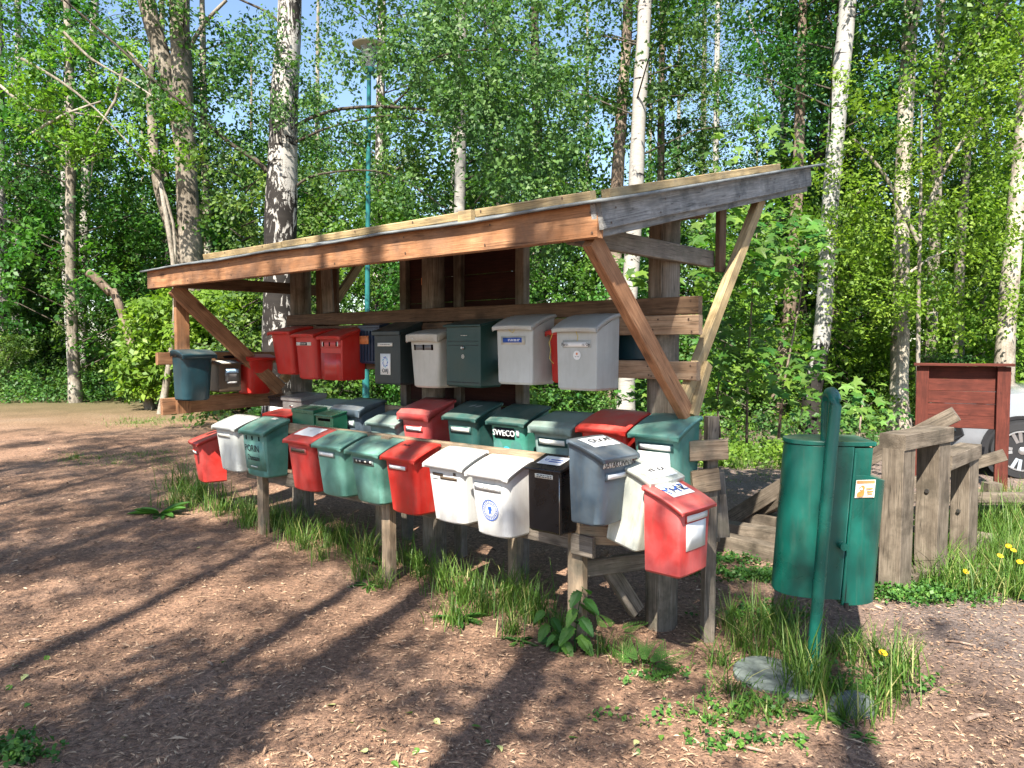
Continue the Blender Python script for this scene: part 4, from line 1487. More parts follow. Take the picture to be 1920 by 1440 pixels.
big = tree_at('birch_tree', 'big old birch with dark fissured bark right behind the left half of the shelter', [(522, 880, 70), (524, 700, 64), (525, 560, 60), (526, 420, 58), (530, 300, 53), (533, 180, 49), (540, 90, 44), (544, 0, 42)], 9.0, B_oldbirch, CR_birch[2], seed=4, sides=22, knob=.03, cdz=1.2, limbm=B_dark,
        extra=[[(552, 240, 8.1), (580, 222, 6.8), (640, 204, 6.2), (720, 200, 5.6, -.3), (800, 206, 5.0, -.6), (870, 218, 3.7, -.8), (930, 240, 2.5, -1)],
               [(730, 201, 4.3, -.3), (760, 175, 4.3, -.4), (785, 140, 3.7, -.6), (800, 118, 3.1, -.8), (850, 98, 3.1, -1), (930, 92, 2.5, -1.2), (990, 96, 1.9, -1.4)],
               [(552, 268, 5.6), (600, 245, 4.3, -.2), (660, 228, 3.7, -.3), (740, 216, 3.1, -.4), (830, 240, 1.9, -.6)],
               [(554, 350, 5.6), (580, 332, 4.3), (630, 322, 3.7, -.2), (700, 320, 3.1, -.3), (770, 345, 3.1, -.4), (840, 395, 1.9, -.5)],
               [(500, 322, 9.3), (480, 300, 8.1), (430, 268, 7.4), (370, 215, 6.2, -.2), (300, 160, 5.0, -.3), (230, 95, 4.3, -.3), (150, 25, 3.7, -.4), (120, 0, 3.1, -.5)],
               [(522, 40, 5.6), (500, 22, 5.0), (470, 8, 4.3), (430, -10, 3.7)]])
tree_at('birch_tree', 'dark stemmed birch just right of the green street lamp pole', [(709, 560, 22), (709, 400, 19), (712, 280, 18), (714, 150, 16), (716, 0, 14)], 17, B_oldbirch, CR_birch[0], seed=5, rot=2)
tree_at('birch_tree', 'thin pale birch stem between the lamp and the middle of the roof', [(848, 560, 17), (850, 380, 14), (853, 250, 13), (856, 120, 12), (860, 0, 11)], 24, B_birch, CR_birch[1], seed=6, rot=4)
tree_at('alder_tree', 'dark narrow stem among hanging leaves left of the roof middle', [(946, 600, 19), (940, 420, 17), (936, 320, 15), (930, 200, 14), (928, 60, 12)], 19, B_dark, CR_high[1], seed=7, leafm=L_mid)
tree_at('alder_tree', 'dark straight stem above the middle of the roof, under dense leaves', [(1014, 560, 22), (1010, 380, 20), (1008, 250, 18), (1004, 120, 17), (1002, 0, 15)], 18, B_dark, CR_wood[0], seed=8, leafm=L_mid, rot=1)
tree_at('alder_tree', 'grey brown stem close beside the tall white birch over the roof', [(1150, 600, 26), (1156, 380, 23), (1163, 250, 22), (1171, 130, 20), (1178, 0, 18)], 16, B_brown, CR_high[0], seed=9, leafm=L_mid, rot=2)
tree_at('birch_tree', 'white birch with bold black marks rising behind the roof and the right brace', [(1172, 800, 38), (1174, 735, 33), (1181, 560, 28), (1190, 400, 28), (1196, 260, 27), (1203, 130, 26), (1209, 0, 25)], 12.8, B_birch, CR_birch[2], seed=10, rot=3)
tree_at('birch_tree', 'thin birch stem high above the right gable, left of two', [(1312, 520, 12), (1318, 300, 10), (1320, 150, 9), (1321, 0, 8)], 27, B_grey, CR_birch[0], seed=11, rot=5)
tree_at('birch_tree', 'thin white speckled birch stem high above the right gable, right of two', [(1338, 520, 13), (1342, 300, 11), (1344, 150, 10), (1346, 0, 9)], 26, B_birch, CR_birch[1], seed=12, rot=.7)
tree_at('birch_tree', 'forked birch with black patches above the gable tip', [(1470, 640, 18), (1470, 380, 16), (1471, 200, 14), (1477, 60, 13), (1484, 0, 12)], 19, B_birch, CR_birch[2], seed=13, rot=1.9, extra=[[(1469, 196, 8), (1445, 160, 7), (1425, 90, 6), (1400, 20, 5)]])
tb = tree_at('birch_tree', 'leaning white birch with a blackened foot and wire band right of the roof', [(1520, 812, 38), (1524, 730, 33), (1540, 640, 31), (1547, 560, 30), (1553, 440, 30), (1561, 330, 30), (1570, 220, 31), (1580, 110, 30), (1590, 0, 29)], 12.6, B_tagbirch, CR_birch[0], seed=14, rot=2.6, sides=18, knob=.025)
tree_at('aspen_tree', 'brown stem standing close behind the leaning white birch', [(1564, 480, 14), (1566, 300, 14), (1570, 150, 13), (1573, 0, 13)], 15, B_brown, CR_high[1], seed=15, leafm=L_mid)
tree_at('pine_tree', 'stout reddish stem in the shade of the maple sapling behind the shelter', [(1452, 806, 34), (1462, 720, 26), (1473, 640, 25), (1482, 560, 24), (1490, 440, 22), (1496, 330, 20), (1500, 200, 18)], 14, B_brown, CR_high[0], seed=16, leafm=L_mid, rot=3)
tree_at('aspen_tree', 'brown stem between the leaning birch and the pale aspen', [(1572, 735, 20), (1582, 640, 18), (1588, 540, 17), (1591, 460, 16), (1594, 300, 15), (1598, 120, 13)], 18, B_brown, CR_wood[1], seed=17, leafm=L_mid, rot=2)
tree_at('aspen_tree', 'tall pale aspen standing left of the red notice board', [(1685, 812, 37), (1686, 700, 32), (1690, 560, 30), (1690, 430, 29), (1694, 300, 27), (1701, 150, 26), (1706, 60, 25), (1709, 0, 24)], 13.2, B_aspen, CR_high[1], seed=18, leafm=L_fresh, rot=.4, sides=18, knob=.05,
        extra=[[(1703, 70, 10), (1718, 35, 10), (1726, 0, 9), (1730, -40, 8)], [(1690, 520, 7), (1715, 505, 6), (1742, 485, 5), (1775, 470, 4)]])
tree_at('aspen_tree', 'mottled grey aspen above the left post of the red board', [(1744, 760, 25), (1746, 640, 20), (1751, 480, 20), (1756, 330, 19), (1760, 160, 17), (1764, 0, 16)], 15.5, B_grey, CR_high[0], seed=19, leafm=L_fresh, rot=1.4, extra=[[(1768, 140, 9), (1800, 100, 8), (1860, 40, 7), (1900, -10, 6)]])
tree_at('aspen_tree', 'slender grey stem above the right half of the red board', [(1839, 740, 17), (1842, 560, 15), (1847, 400, 14), (1848, 260, 13), (1842, 140, 11), (1836, 0, 9)], 18, B_grey, CR_wood[2], seed=20, leafm=L_fresh, rot=3)
tree_at('aspen_tree', 'pale aspen at the right edge leaning outward beyond the red board', [(1880, 760, 38), (1884, 660, 33), (1893, 540, 32), (1903, 420, 31), (1914, 300, 29), (1926, 160, 27), (1940, 0, 25)], 13, B_aspen, CR_high[1], seed=21, leafm=L_fresh, rot=2.2)
tree_at('alder_tree', 'crooked dark trunk leaning behind the tip of the gable', [(1500, 600, 20), (1516, 420, 22), (1530, 310, 22), (1548, 250, 20), (1562, 200, 18)], 16.5, B_dark, CR_wood[3], seed=22, leafm=L_mid)
tree_at('birch_tree', 'pale trunk deep in the forest at the far left, nearer its edge', [(30, 745, 17), (31, 600, 15), (34, 450, 14), (36, 300, 12), (33, 0, 10)], 24, B_birch, CR_birch[0], seed=23)
tree_at('alder_tree', 'dark trunk in the shade left of the white birch pair', [(88, 735, 17), (88, 560, 16), (86, 430, 15), (92, 250, 13), (97, 0, 11)], 22, B_dark, CR_wood[0], seed=24, leafm=L_mid, rot=1)
tree_at('birch_tree', 'dark footed trunk cut by the left edge of the photo', [(4, 760, 26), (3, 600, 24), (0, 450, 22), (-3, 200, 20), (-6, 0, 18)], 19, B_oldbirch, CR_birch[1], seed=25)
lg = tree_at('broken_branch', 'cut dead limb with a reddish end slanting out of the left bushes', [(222, 566, 15), (206, 548, 15), (185, 526, 15), (166, 511, 16)], 15, B_brown, None, ext=0, seed=26, cat='dead limb', knob=.08)

# ---------------------------------------------------------------- trees filling the wood behind, each its own object
ZONES = ((0, 'beyond the left edge'), (70, 'left of the slim white birches'), (180, 'behind the slim white birches'), (290, 'left of the grey forked tree'), (400, 'behind the grey forked tree'), (480, 'left of the old birch'),
         (570, 'behind the old birch'), (680, 'left of the street lamp'), (760, 'right of the street lamp'), (880, 'over the left half of the roof'), (1000, 'over the middle of the roof'), (1120, 'over the right half of the roof'),
         (1230, 'behind the white roof birch'), (1340, 'over the grey gable'), (1470, 'near the gable tip'), (1580, 'behind the leaning birch'), (1660, 'left of the pale aspen'), (1730, 'behind the pale aspen'),
         (1800, 'above the left of the red board'), (1880, 'above the right of the red board'), (1960, 'at the right edge'), (9999, 'beyond the right edge'))


def zone(px): return next(t for lim, t in ZONES if px < lim)


fr_ = random.Random(3)
gen_trunk = [trunk_mesh('trunk', [(0, 0, -.1), (.05, .02, 3), (-.04, .06, 7), (.08, 0, 13)], [.13, .11, .085, .03], 9, 40 + i, .05) for i in range(3)]
far_trunk = trunk_mesh('trunk', [(0, 0, -.1), (.06, 0, 6), (0, .05, 16)], [.17, .13, .04], 7, 55, .05)
made = 0
for ring_y, step, kind in ((16.5, 3.1, 'w'), (21.5, 3.4, 'w'), (28, 4.2, 'w'), (36, 5.0, 'f'), (45, 6.0, 'f'), (56, 8.0, 'f')):
    x = -ring_y * .80
    while x < ring_y * .80:
        xx, yy = x + fr_.uniform(-.9, .9), ring_y + fr_.uniform(-1.8, 1.8)
        px = 960 + FOC * xx / yy
        x += step * fr_.uniform(.8, 1.25)
        # the lighter gaps of the photo: sky shows left of the lamp and at upper right
        if kind == 'w' and 560 < px < 860 and fr_.random() < .66: continue
        if kind == 'w' and ring_y > 26 and fr_.random() < .35: continue
        if kind == 'w' and (px > 1250) and fr_.random() < (.5 if ring_y > 20 else .3): continue
        if kind == 'f' and fr_.random() < .28: continue
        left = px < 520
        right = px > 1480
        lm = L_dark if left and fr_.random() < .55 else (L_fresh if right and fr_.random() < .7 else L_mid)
        nearw = {16.5: 'first', 21.5: 'second', 28: 'third', 36: 'fourth', 45: 'fifth', 56: 'last'}[ring_y]
        tone = {id(L_dark): 'dark leaved', id(L_fresh): 'bright leaved', id(L_mid): 'green'}[id(lm)]
        lab = f'{tone} tree {zone(px)}, {nearw} row of the wood'
        z = float(gz(xx, yy))
        root = thing('forest_tree', lab, 'tree', (xx, yy, z), fr_.uniform(0, 6.28), f'{tone} forest trees {zone(px)}, {nearw} row')
        s = fr_.uniform(.85, 1.15)
        root.scale = (s, s, s)
        if kind == 'w':
            cr = fr_.choice(CR_wood)
            bm = (B_brown, B_grey, B_aspen, B_birch)[made % 4]
            trio = (('trunk', gen_trunk[made % 3], bm), ('crown', cr[0], lm), ('limbs', cr[1], B_dark))
        else:
            trio = (('trunk', far_trunk, B_grey), ('crown', fr_.choice(CR_far)[0], lm))
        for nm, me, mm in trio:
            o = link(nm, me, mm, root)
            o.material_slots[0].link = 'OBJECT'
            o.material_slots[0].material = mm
        made += 1

# understorey saplings and bushes at the edge of the wood
def place_bush(xx, yy, crown, lm, label, group, s=1.0, sx=1.0, name='bush'):
    root = thing(name, label, 'bush', (xx, yy, float(gz(xx, yy)) - .03), fr_.uniform(0, 6.28), group)
    root.scale = (s * sx, s * sx, s)
    for nm, me, mm in (('foliage', crown[0], lm), ('stems', crown[1], B_dark)):
        if me is None: continue
        o = link(nm, me, mm, root)
        o.material_slots[0].link = 'OBJECT'; o.material_slots[0].material = mm
    return root


for row_y, step, cr, smin, smax in ((13.8, 1.75, CR_sap, .75, 1.1), (16.5, 2.0, CR_sap, .9, 1.3), (20, 2.4, CR_sap, 1.0, 1.5), (25, 3.0, CR_sap, 1.2, 1.8)):
    x = -row_y * .76
    while x < row_y * .76:
        xx, yy = x + fr_.uniform(-.6, .6), row_y + fr_.uniform(-1.0, 1.0)
        x += step * fr_.uniform(.75, 1.25)
        px = 960 + FOC * xx / yy
        if px < 330 and yy < 17.6: yy += 4.5
        if px > 1600 and yy < 13.5: yy += 1.0
        left, right = px < 560, px > 1380
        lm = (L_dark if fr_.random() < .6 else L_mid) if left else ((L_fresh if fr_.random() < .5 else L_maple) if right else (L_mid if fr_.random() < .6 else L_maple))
        tone = {id(L_dark): 'dark', id(L_fresh): 'bright', id(L_mid): 'green', id(L_maple): 'lush'}[id(lm)]
        rw = {13.8: 'front', 16.5: 'second', 20: 'third', 25: 'back'}[row_y]
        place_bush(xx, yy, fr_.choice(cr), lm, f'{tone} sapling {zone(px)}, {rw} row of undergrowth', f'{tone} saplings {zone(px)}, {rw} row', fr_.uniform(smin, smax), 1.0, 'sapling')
for row_y, step in ((14.6, 1.5), (18.6, 1.7)):
    x = -row_y * .74
    while x < row_y * .74:
        xx, yy = x + fr_.uniform(-.5, .5), row_y + fr_.uniform(-.5, .5)
        x += step * fr_.uniform(.7, 1.3)
        px = 960 + FOC * xx / yy
        if px < 330 and row_y < 16: continue
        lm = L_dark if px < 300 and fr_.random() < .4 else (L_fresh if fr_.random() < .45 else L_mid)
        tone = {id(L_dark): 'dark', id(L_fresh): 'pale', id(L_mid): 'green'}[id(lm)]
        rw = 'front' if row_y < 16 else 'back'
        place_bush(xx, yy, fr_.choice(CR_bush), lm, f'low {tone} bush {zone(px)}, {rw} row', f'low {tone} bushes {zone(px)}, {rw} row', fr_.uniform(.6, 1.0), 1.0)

# the bright big-leaved bush left of the shelter
def sprays(specs, per, spread, L0, L1, hang, seed, up=.6, wr=.62, base=Vector((0, 0, 0))):
    """leaf sprays inside photo-measured ellipses at real distances: (px, py, rx, ry, Y, depth, n)"""
    r = np.random.default_rng(seed)
    an = []
    for (px, py, rx, ry, Y, dep, n) in specs:
        for _ in range(n):
            a, q = r.random() * 2 * PI, math.sqrt(r.random())
            an.append(np.array(at(px + rx * q * math.cos(a), py + ry * q * math.sin(a), Y + dep * (r.random() * 2 - 1)) - base))
    return leaf_cloud(np.array(an), per, spread, L0, L1, hang, seed + 1, up=up, wr=wr)


def spray_part(parent, base, specs, per, spread, L0, L1, hang, seed, mat, name='foliage', up=.6, wr=.62):
    v, f, t = sprays(specs, per, spread, L0, L1, hang, seed, up, wr, base)
    return link(name, npmesh(name, v, f, t), mat, parent)


bp = Vector((-6.3, 14.8, float(gz(-6.3, 14.8))))
bc = thing('bird_cherry_bush', 'bright large leaved bush filling the gap under the left eave', 'bush', bp)
spray_part(bc, bp, [(300, 620, 75, 80, 14.8, .8, 130), (400, 640, 90, 100, 14.4, .9, 210), (470, 610, 60, 90, 14.7, .7, 120), (280, 690, 70, 45, 14.8, .5, 80), (430, 560, 60, 30, 14.8, .5, 75)], 24, .14, .10, .165, .06, 71, L_fresh, up=.75, wr=.55)
spray_part(bc, bp, [(360, 650, 120, 95, 15.9, .6, 170)], 24, .18, .09, .14, .06, 73, L_mid, 'inner_foliage')
for k in range(7):
    a = fr_.uniform(-1, 1)
    tube('stem', [(a * .3, .2, -.05), (a * .9, .3 + .2 * k / 7, .8), (a * 1.5, .4, 1.7)], [.018, .012, .005], B_dark, bc, 5)

# leaves hanging from the big birch's long limbs, and twigs at upper left
bb = big.location
spray_part(big, bb, [(930, 60, 190, 120, 7.6, .6, 150), (960, 200, 150, 110, 7.6, .5, 120), (1010, 330, 90, 90, 7.8, .4, 70), (1000, 420, 90, 60, 8.2, .4, 50), (800, 90, 90, 80, 7.8, .4, 45), (690, 60, 90, 60, 8, .5, 30), (870, 170, 70, 60, 7.6, .4, 35)], 26, .07, .040, .062, .16, 81, L_birch, 'crown', up=.3, wr=.68)
spray_part(big, bb, [(520, 60, 70, 60, 8.6, .3, 26), (540, 190, 40, 30, 8.5, .2, 12), (610, 130, 60, 60, 8.8, .5, 22), (460, 120, 60, 80, 8.8, .4, 24), (620, 240, 60, 30, 8.8, .3, 16), (430, 275, 40, 25, 8.9, .2, 9), (370, 220, 40, 30, 8.8, .2, 11), (300, 165, 40, 30, 8.7, .2, 10), (720, 215, 60, 25, 8.5, .3, 14), (660, 330, 60, 25, 8.8, .2, 12), (760, 350, 50, 35, 8.5, .3, 12)], 22, .09, .04, .06, .12, 83, L_birch, 'crown', up=.3, wr=.68)
tw = at(300, 740, 14.2)
tw.z = float(gz(tw.x, tw.y))
hz = thing('hazel_tree', 'sunlit yellow green twigs spreading across the upper left corner', 'tree', tw)
spray_part(hz, tw, [(190, 90, 90, 60, 14, .6, 18), (90, 205, 80, 50, 14, .6, 26), (210, 235, 90, 50, 14, .6, 32), (150, 265, 60, 30, 14, .6, 18), (300, 270, 50, 40, 14.3, .4, 18), (60, 60, 60, 50, 14.3, .5, 9), (40, 150, 40, 50, 14, .6, 16), (310, 180, 40, 40, 14.3, .3, 14)], 22, .13, .075, .125, .1, 91, L_fresh, 'foliage', up=.8)
for pts in ([(0, 160), (60, 205), (130, 210), (200, 222)], [(40, 110), (110, 150), (180, 205), (260, 290), (300, 340)], [(120, 60), (170, 110), (240, 150), (300, 190)], [(60, 250), (120, 215), (190, 190)], [(230, 130), (215, 190), (180, 250), (172, 330)], [(300, 340), (325, 420), (330, 560)]):
    link('limb', trunk_mesh('limb', px_poly(pts, 14.0, tw), [.03, .026, .018, .012, .008][:len(pts)], 6, 7), B_grey, hz)
link('trunk', trunk_mesh('trunk', [Vector((0, 0, -.1))] + px_poly([(330, 560), (300, 340)], 14.0, tw), [.07, .05, .034], 8, 9), B_grey, hz)

# ================================================================ maple sapling with its own large leaves
def maple_outline():
    pts = []
    lobes = [(-2.25, .62, .20), (-1.15, .92, .20), (0, 1.12, .19), (1.15, .92, .20), (2.25, .62, .20)]
    for i, (a, r, w) in enumerate(lobes):
        for da, rr in ((-w * 1.25, .60), (-w * .72, .80), (0, 1.0), (w * .72, .80), (w * 1.25, .60)):
            pts.append((math.sin(a + da) * r * rr * .5, math.cos(a + da) * r * rr * .5))
        if i < 4: pts.append((math.sin(a + .56) * .24, math.cos(a + .56) * .24))
    return pts


def flat_leaf(name, outline, curl=.12, fold=.15, stalk=0.0):
    vs = [(0, 0, 0)] + [(x, y, -curl * (x * x + y * y) * 2 + fold * abs(x)) for x, y in outline]
    fs = [(0, i + 1, i + 2) for i in range(len(outline) - 1)]
    fs.append((0, len(outline), 1))
    me = pydata(name, vs, fs)
    return me


def tint_mesh(me, val):
    a = me.attributes.new('tint', 'FLOAT', 'POINT')
    a.data.foreach_set('value', np.full(len(me.vertices), val, np.float32))
    return me


ml = []
for k in range(5):
    me = tint_mesh(flat_leaf('leaf', maple_outline(), .10 + .05 * (k % 3), .08 + .06 * (k % 2)), .15 + .2 * k)
    me.materials.append(L_maple)
    ml.append(me)


def leaf_obj(parent, me, p, normal, heading, s):
    n = Vector(normal).normalized()
    y = Vector(heading) - n * Vector(heading).dot(n)
    if y.length < 1e-3: y = n.orthogonal()
    y.normalize()
    x = y.cross(n)
    M = Matrix(((x.x * s, y.x * s, n.x * s, p[0]), (x.y * s, y.y * s, n.y * s, p[1]), (x.z * s, y.z * s, n.z * s, p[2]), (0, 0, 0, 1)))
    return link('leaf', me, None, parent, M)


def maple(label, base, specs, n_obj, n_more, seed, size=(.10, .17), stems=()):
    root = thing('maple_sapling', label, 'sapling', base)
    r = random.Random(seed)
    tot = sum(s[6] for s in specs)
    allp = []
    for (px, py, rx, ry, Y, dep, n) in specs:
        for _ in range(n):
            a, q = r.random() * 2 * PI, math.sqrt(r.random())
            allp.append(at(px + rx * q * math.cos(a), py + ry * q * math.sin(a), Y + dep * r.uniform(-1, 1)) - base)
    allp.sort(key=lambda p: p.y)
    rest_v, rest_f, rest_t, off = [], [], [], 0
    for i, p in enumerate(allp):
        nrm = Vector((r.gauss(0, .38), r.gauss(-.35, .35), .8))
        hd = Vector((r.gauss(0, .8), r.gauss(-.5, .6), r.gauss(-.5, .25)))
        s = r.uniform(*size)
        me = r.choice(ml)
        if i < n_obj:
            leaf_obj(root, me, p, nrm, hd, s)
        else:
            n_ = nrm.normalized(); y = (hd - n_ * hd.dot(n_)).normalized(); x = y.cross(n_)
            A = np.array([v.co for v in me.vertices]) * s
            W = A[:, :1] * np.array(x) + A[:, 1:2] * np.array(y) + A[:, 2:] * np.array(n_) + np.array(p)
            rest_v.append(W); F_ = np.array([list(q.vertices) for q in me.polygons]); rest_f.append(F_ + off); off += len(W)
            rest_t.append(np.full(len(W), r.random()))
    if rest_v:
        o = link('leaves', npmesh('leaves', np.concatenate(rest_v), np.concatenate(rest_f), np.concatenate(rest_t)), L_maple, root)
        tag(o, kind='stuff')
    for pts in stems:
        link('stem', trunk_mesh('stem', [at(px, py, Y) - base for px, py, Y in pts], [.016, .012, .008, .005][:len(pts)], 6, seed, .04), B_brown, root)
    return root


b1 = Vector((2.35, 7.6, 0.0))
maple('maple sapling with broad hand shaped leaves right of the long rear brace', b1,
      [(1420, 440, 130, 60, 7.0, .5, 190), (1390, 510, 90, 55, 6.8, .4, 130), (1500, 470, 70, 70, 7.2, .5, 90), (1380, 620, 90, 70, 7.4, .5, 150), (1450, 690, 110, 60, 7.0, .5, 150), (1340, 720, 60, 50, 7.4, .4, 45), (1560, 740, 90, 40, 7.0, .4, 45), (1330, 470, 40, 60, 7.4, .3, 35), (1220, 510, 90, 60, 7.8, .4, 60), (1430, 290, 110, 70, 8.6, .5, 80)],
      300, 0, 5, (.12, .20), [[(1400, 830, 7.6), (1402, 700, 7.4), (1410, 560, 7.2), (1420, 420, 7.1)], [(1460, 820, 7.6), (1470, 720, 7.3), (1500, 560, 7.2), (1510, 450, 7.2)], [(1350, 820, 7.7), (1345, 740, 7.6), (1360, 640, 7.5)]])
b2 = Vector((3.9, 8.9, 0.0))
maple('small maple sapling with drooping leaves just behind the green bin', b2, [(1600, 790, 60, 50, 8.2, .4, 45), (1640, 760, 70, 60, 9.0, .4, 40), (1500, 800, 60, 30, 8.6, .4, 20)], 110, 0, 6, (.10, .16), [[(1610, 860, 8.6), (1612, 800, 8.5), (1620, 740, 8.5)]])
b3 = Vector((.3, 9.2, 0.0))
maple('dark maple seedling seen under the pale upper mailboxes', b3, [(975, 745, 40, 25, 8.6, .3, 22), (1180, 735, 30, 25, 8.0, .3, 18), (1060, 740, 50, 20, 9.2, .3, 14)], 60, 0, 8, (.10, .15))

# bright foliage of the young trees at upper right
fb = Vector((8.0, 11.6, float(gz(8, 11.6))))
ft = thing('bird_cherry_tree', 'bright yellow green young tree spreading over the upper right corner', 'tree', fb)
spray_part(ft, fb, [(1680, 150, 130, 60, 11, .8, 40), (1800, 300, 130, 110, 11.5, .9, 80), (1640, 290, 110, 70, 11.5, .8, 50), (1860, 190, 80, 90, 11, .8, 34), (1600, 420, 80, 50, 11.8, .7, 50), (1820, 420, 100, 60, 11.6, .8, 60), (1620, 540, 90, 80, 12, .8, 70), (1800, 560, 110, 80, 12, .8, 70), (1880, 60, 60, 60, 11, .6, 26)], 24, .15, .055, .09, .08, 95, L_fresh, 'crown', up=.85)
for pts in ([(1720, 900), (1722, 600), (1726, 380), (1728, 200)], [(1726, 420), (1780, 300), (1840, 220)], [(1724, 460), (1660, 330), (1600, 260)]):
    link('trunk' if len(pts) == 4 else 'limb', trunk_mesh('trunk', px_poly(pts, 11.6, fb), [.035, .03, .022, .012][:len(pts)], 7, 5), B_grey, ft)

# ================================================================ trees behind the camera: their trunks and crowns shade the clearing
CR_shade = [crown_mesh('shade_crown', n, 6.6, 12.5, 2.1, 62, .22, .06, .10, 700 + i, 'ball', .2) for i, n in enumerate((50, 55, 140, 140))]
CR_low = crown_mesh('low_crown', 70, 3.0, 6.2, 1.05, 80, .18, .06, .09, 720, 'ball', .1)
sd = Vector((SUN_DIR.x, SUN_DIR.y))


def shade_tree(px, py, t, r, seed, crown=0, s=1.0, label=''):
    """a tree whose trunk shadow runs through the ground seen at (px, py); t metres back towards the sun"""
    p = g(px, py)
    x, y = p.x + sd.x * t, p.y + sd.y * t
    root = thing('birch_tree', label, 'tree', (x, y, -.02), seed, 'birches behind the photographer')
    link('trunk', trunk_mesh('trunk', [(0, 0, -.1), (.08, .03, 3), (-.05, .05, 7), (.05, 0, 12)], [r * 1.1, r, r * .8, r * .3], 12, seed, .05), B_birch, root)
    if crown is not None:
        me, lm = CR_low if crown == 'low' else CR_shade[crown]
        o = link('crown', me, L_birch, root, Matrix.Rotation(seed * 1.3, 4, 'Z') @ Matrix.Scale(s, 4))
        link('limbs', lm, B_dark, root, o.matrix_basis)
    return root


shade_tree(968, 1325, 5.6, .125, 1, 0, 1.0, 'birch just behind the photographer casting the wide near shadow band')
shade_tree(585, 1265, 6.6, .15, 2, 1, 1.0, 'birch behind the photographer casting the middle shadow band')
shade_tree(210, 1165, 8.6, .13, 3, 2, 1.0, 'birch behind the photographer casting the far shadow band at left')
shade_tree(1560, 1330, 7.4, .11, 4, 0, 1.0, 'birch behind the photographer shading the waste bin')
shade_tree(120, 1425, 4.4, .07, 5, 'low', 1.0, 'low birch beside the photographer shading the left foreground')
shade_tree(120, 860, 9.0, .12, 6, 2, 1.15, 'birch out of frame at left shading the far part of the clearing')
shade_tree(330, 960, 8.6, .12, 7, 3, 1.0, 'birch out of frame at left shading the ground before the left wing')
shade_tree(-120, 980, 8.0, .12, 8, 3, 1.1, 'birch out of frame at far left shading the path edge')
# ================================================================ undergrowth and grass
def herb_patch(name, n, per, xr, yr, hr, L0, L1, seed, mat, keep=None, up=.8):
    r = np.random.default_rng(seed)
    x = xr[0] + (xr[1] - xr[0]) * r.random(n)
    y = yr[0] + (yr[1] - yr[0]) * r.random(n) ** 1.25
    if keep is not None:
        k = keep(x, y)
        x, y = x[k], y[k]
    h = hr[0] + (hr[1] - hr[0]) * r.random(len(x)) ** 1.5
    an = np.stack([x, y, gz(x, y) + h], -1)
    v, f, t = leaf_cloud(an, per, .09, L0, L1, .12, seed + 1, up=up, wr=.6)
    o = link(name, npmesh(name, v, f, t), mat)
    return tag(o, kind='stuff')


def px_of(x, y): return 960 + FOC * x / y


herb_patch('undergrowth', 5200, 12, (-19, -2.0), (16.2, 27), (.05, .75), .05, .11, 31, L_mid, lambda x, y: (px_of(x, y) < 620))
herb_patch('undergrowth', 2600, 11, (-4.5, 2.2), (9.8, 20), (.03, .40), .05, .10, 33, L_herb, lambda x, y: (px_of(x, y) > 470) & (px_of(x, y) < 1250) & (y > 9.6))
herb_patch('undergrowth', 6200, 12, (1.2, 18), (11.2, 25), (.03, .60), .05, .11, 35, L_mid, lambda x, y: (px_of(x, y) > 1150) & ((px_of(x, y) < 1700) | (y > 13.5)))
herb_patch('ground_elder', 420, 12, (2.1, 4.2), (9.9, 11.4), (.02, .30), .05, .09, 37, L_fresh, lambda x, y: (px_of(x, y) > 1310) & (px_of(x, y) < 1500))
herb_patch('fallen_leaf_litter', 1500, 8, (2.0, 9), (10.8, 16), (.0, .05), .04, .08, 39, m_tint('dry_leaf', [(0, (.10, .06, .04)), (1, (.34, .23, .15))]), lambda x, y: (px_of(x, y) > 1300))


def grass_np(x, y, h, w, lean, seed, dry=.10):
    r = np.random.default_rng(seed)
    n = len(x)
    z = gz(x, y) - .01
    a = r.random(n) * 2 * PI
    d = np.stack([np.cos(a), np.sin(a), np.zeros(n)], -1)
    s = np.stack([-np.sin(a), np.cos(a), np.zeros(n)], -1)
    b = np.stack([x, y, z], -1)
    k = lean * (0.25 + r.random(n))
    V_ = []
    for q, ww in ((0, .75), (.3, 1.0), (.6, .8), (.85, .45), (1.0, .06)):
        droop = np.maximum(0, k - .55) * q ** 3 * .55
        c = b + d * (h * k * q ** 1.9)[:, None] + np.stack([np.zeros(n), np.zeros(n), h * (q - droop)], -1)
        V_ += [c - s * (w * ww / 2)[:, None], c + s * (w * ww / 2)[:, None]]
    v = np.stack(V_, 1).reshape(-1, 3)
    i = np.arange(n)[:, None] * 10
    f = np.concatenate([i + np.array([2 * q, 2 * q + 1, 2 * q + 3, 2 * q + 2]) for q in range(4)], 0)
    t = np.clip(.12 + .5 * r.random(n), 0, 1)
    dr = r.random(n) < dry
    t[dr] = .85 + .15 * r.random(dr.sum())
    return v, f, np.repeat(t, 10)


def grass(name, tufts, seed, dens=1.0):
    """tufts: (px, py, spread m, blades, height m, lean)"""
    r = np.random.default_rng(seed)
    P = []
    for (px, py, sp, n, hh, ln) in tufts:
        n = int(n * dens)
        sp *= 1.05
        c = g(px, py)
        a, q = r.random(n) * 2 * PI, np.abs(r.normal(0, .6, n)) * sp
        x, y = c.x + q * np.cos(a), c.y + q * np.sin(a)
        h = hh * (.35 + .75 * r.random(n))
        w = .0035 + .0045 * r.random(n)
        P.append(grass_np(x, y, h, w, ln, int(r.integers(1e6))))
    off, vs, fs, ts = 0, [], [], []
    for v, f, t in P:
        vs.append(v); fs.append(f + off); ts.append(t); off += len(v)
    o = link(name, npmesh(name, np.concatenate(vs), np.concatenate(fs), np.concatenate(ts)), L_grass)
    return tag(o, kind='stuff')


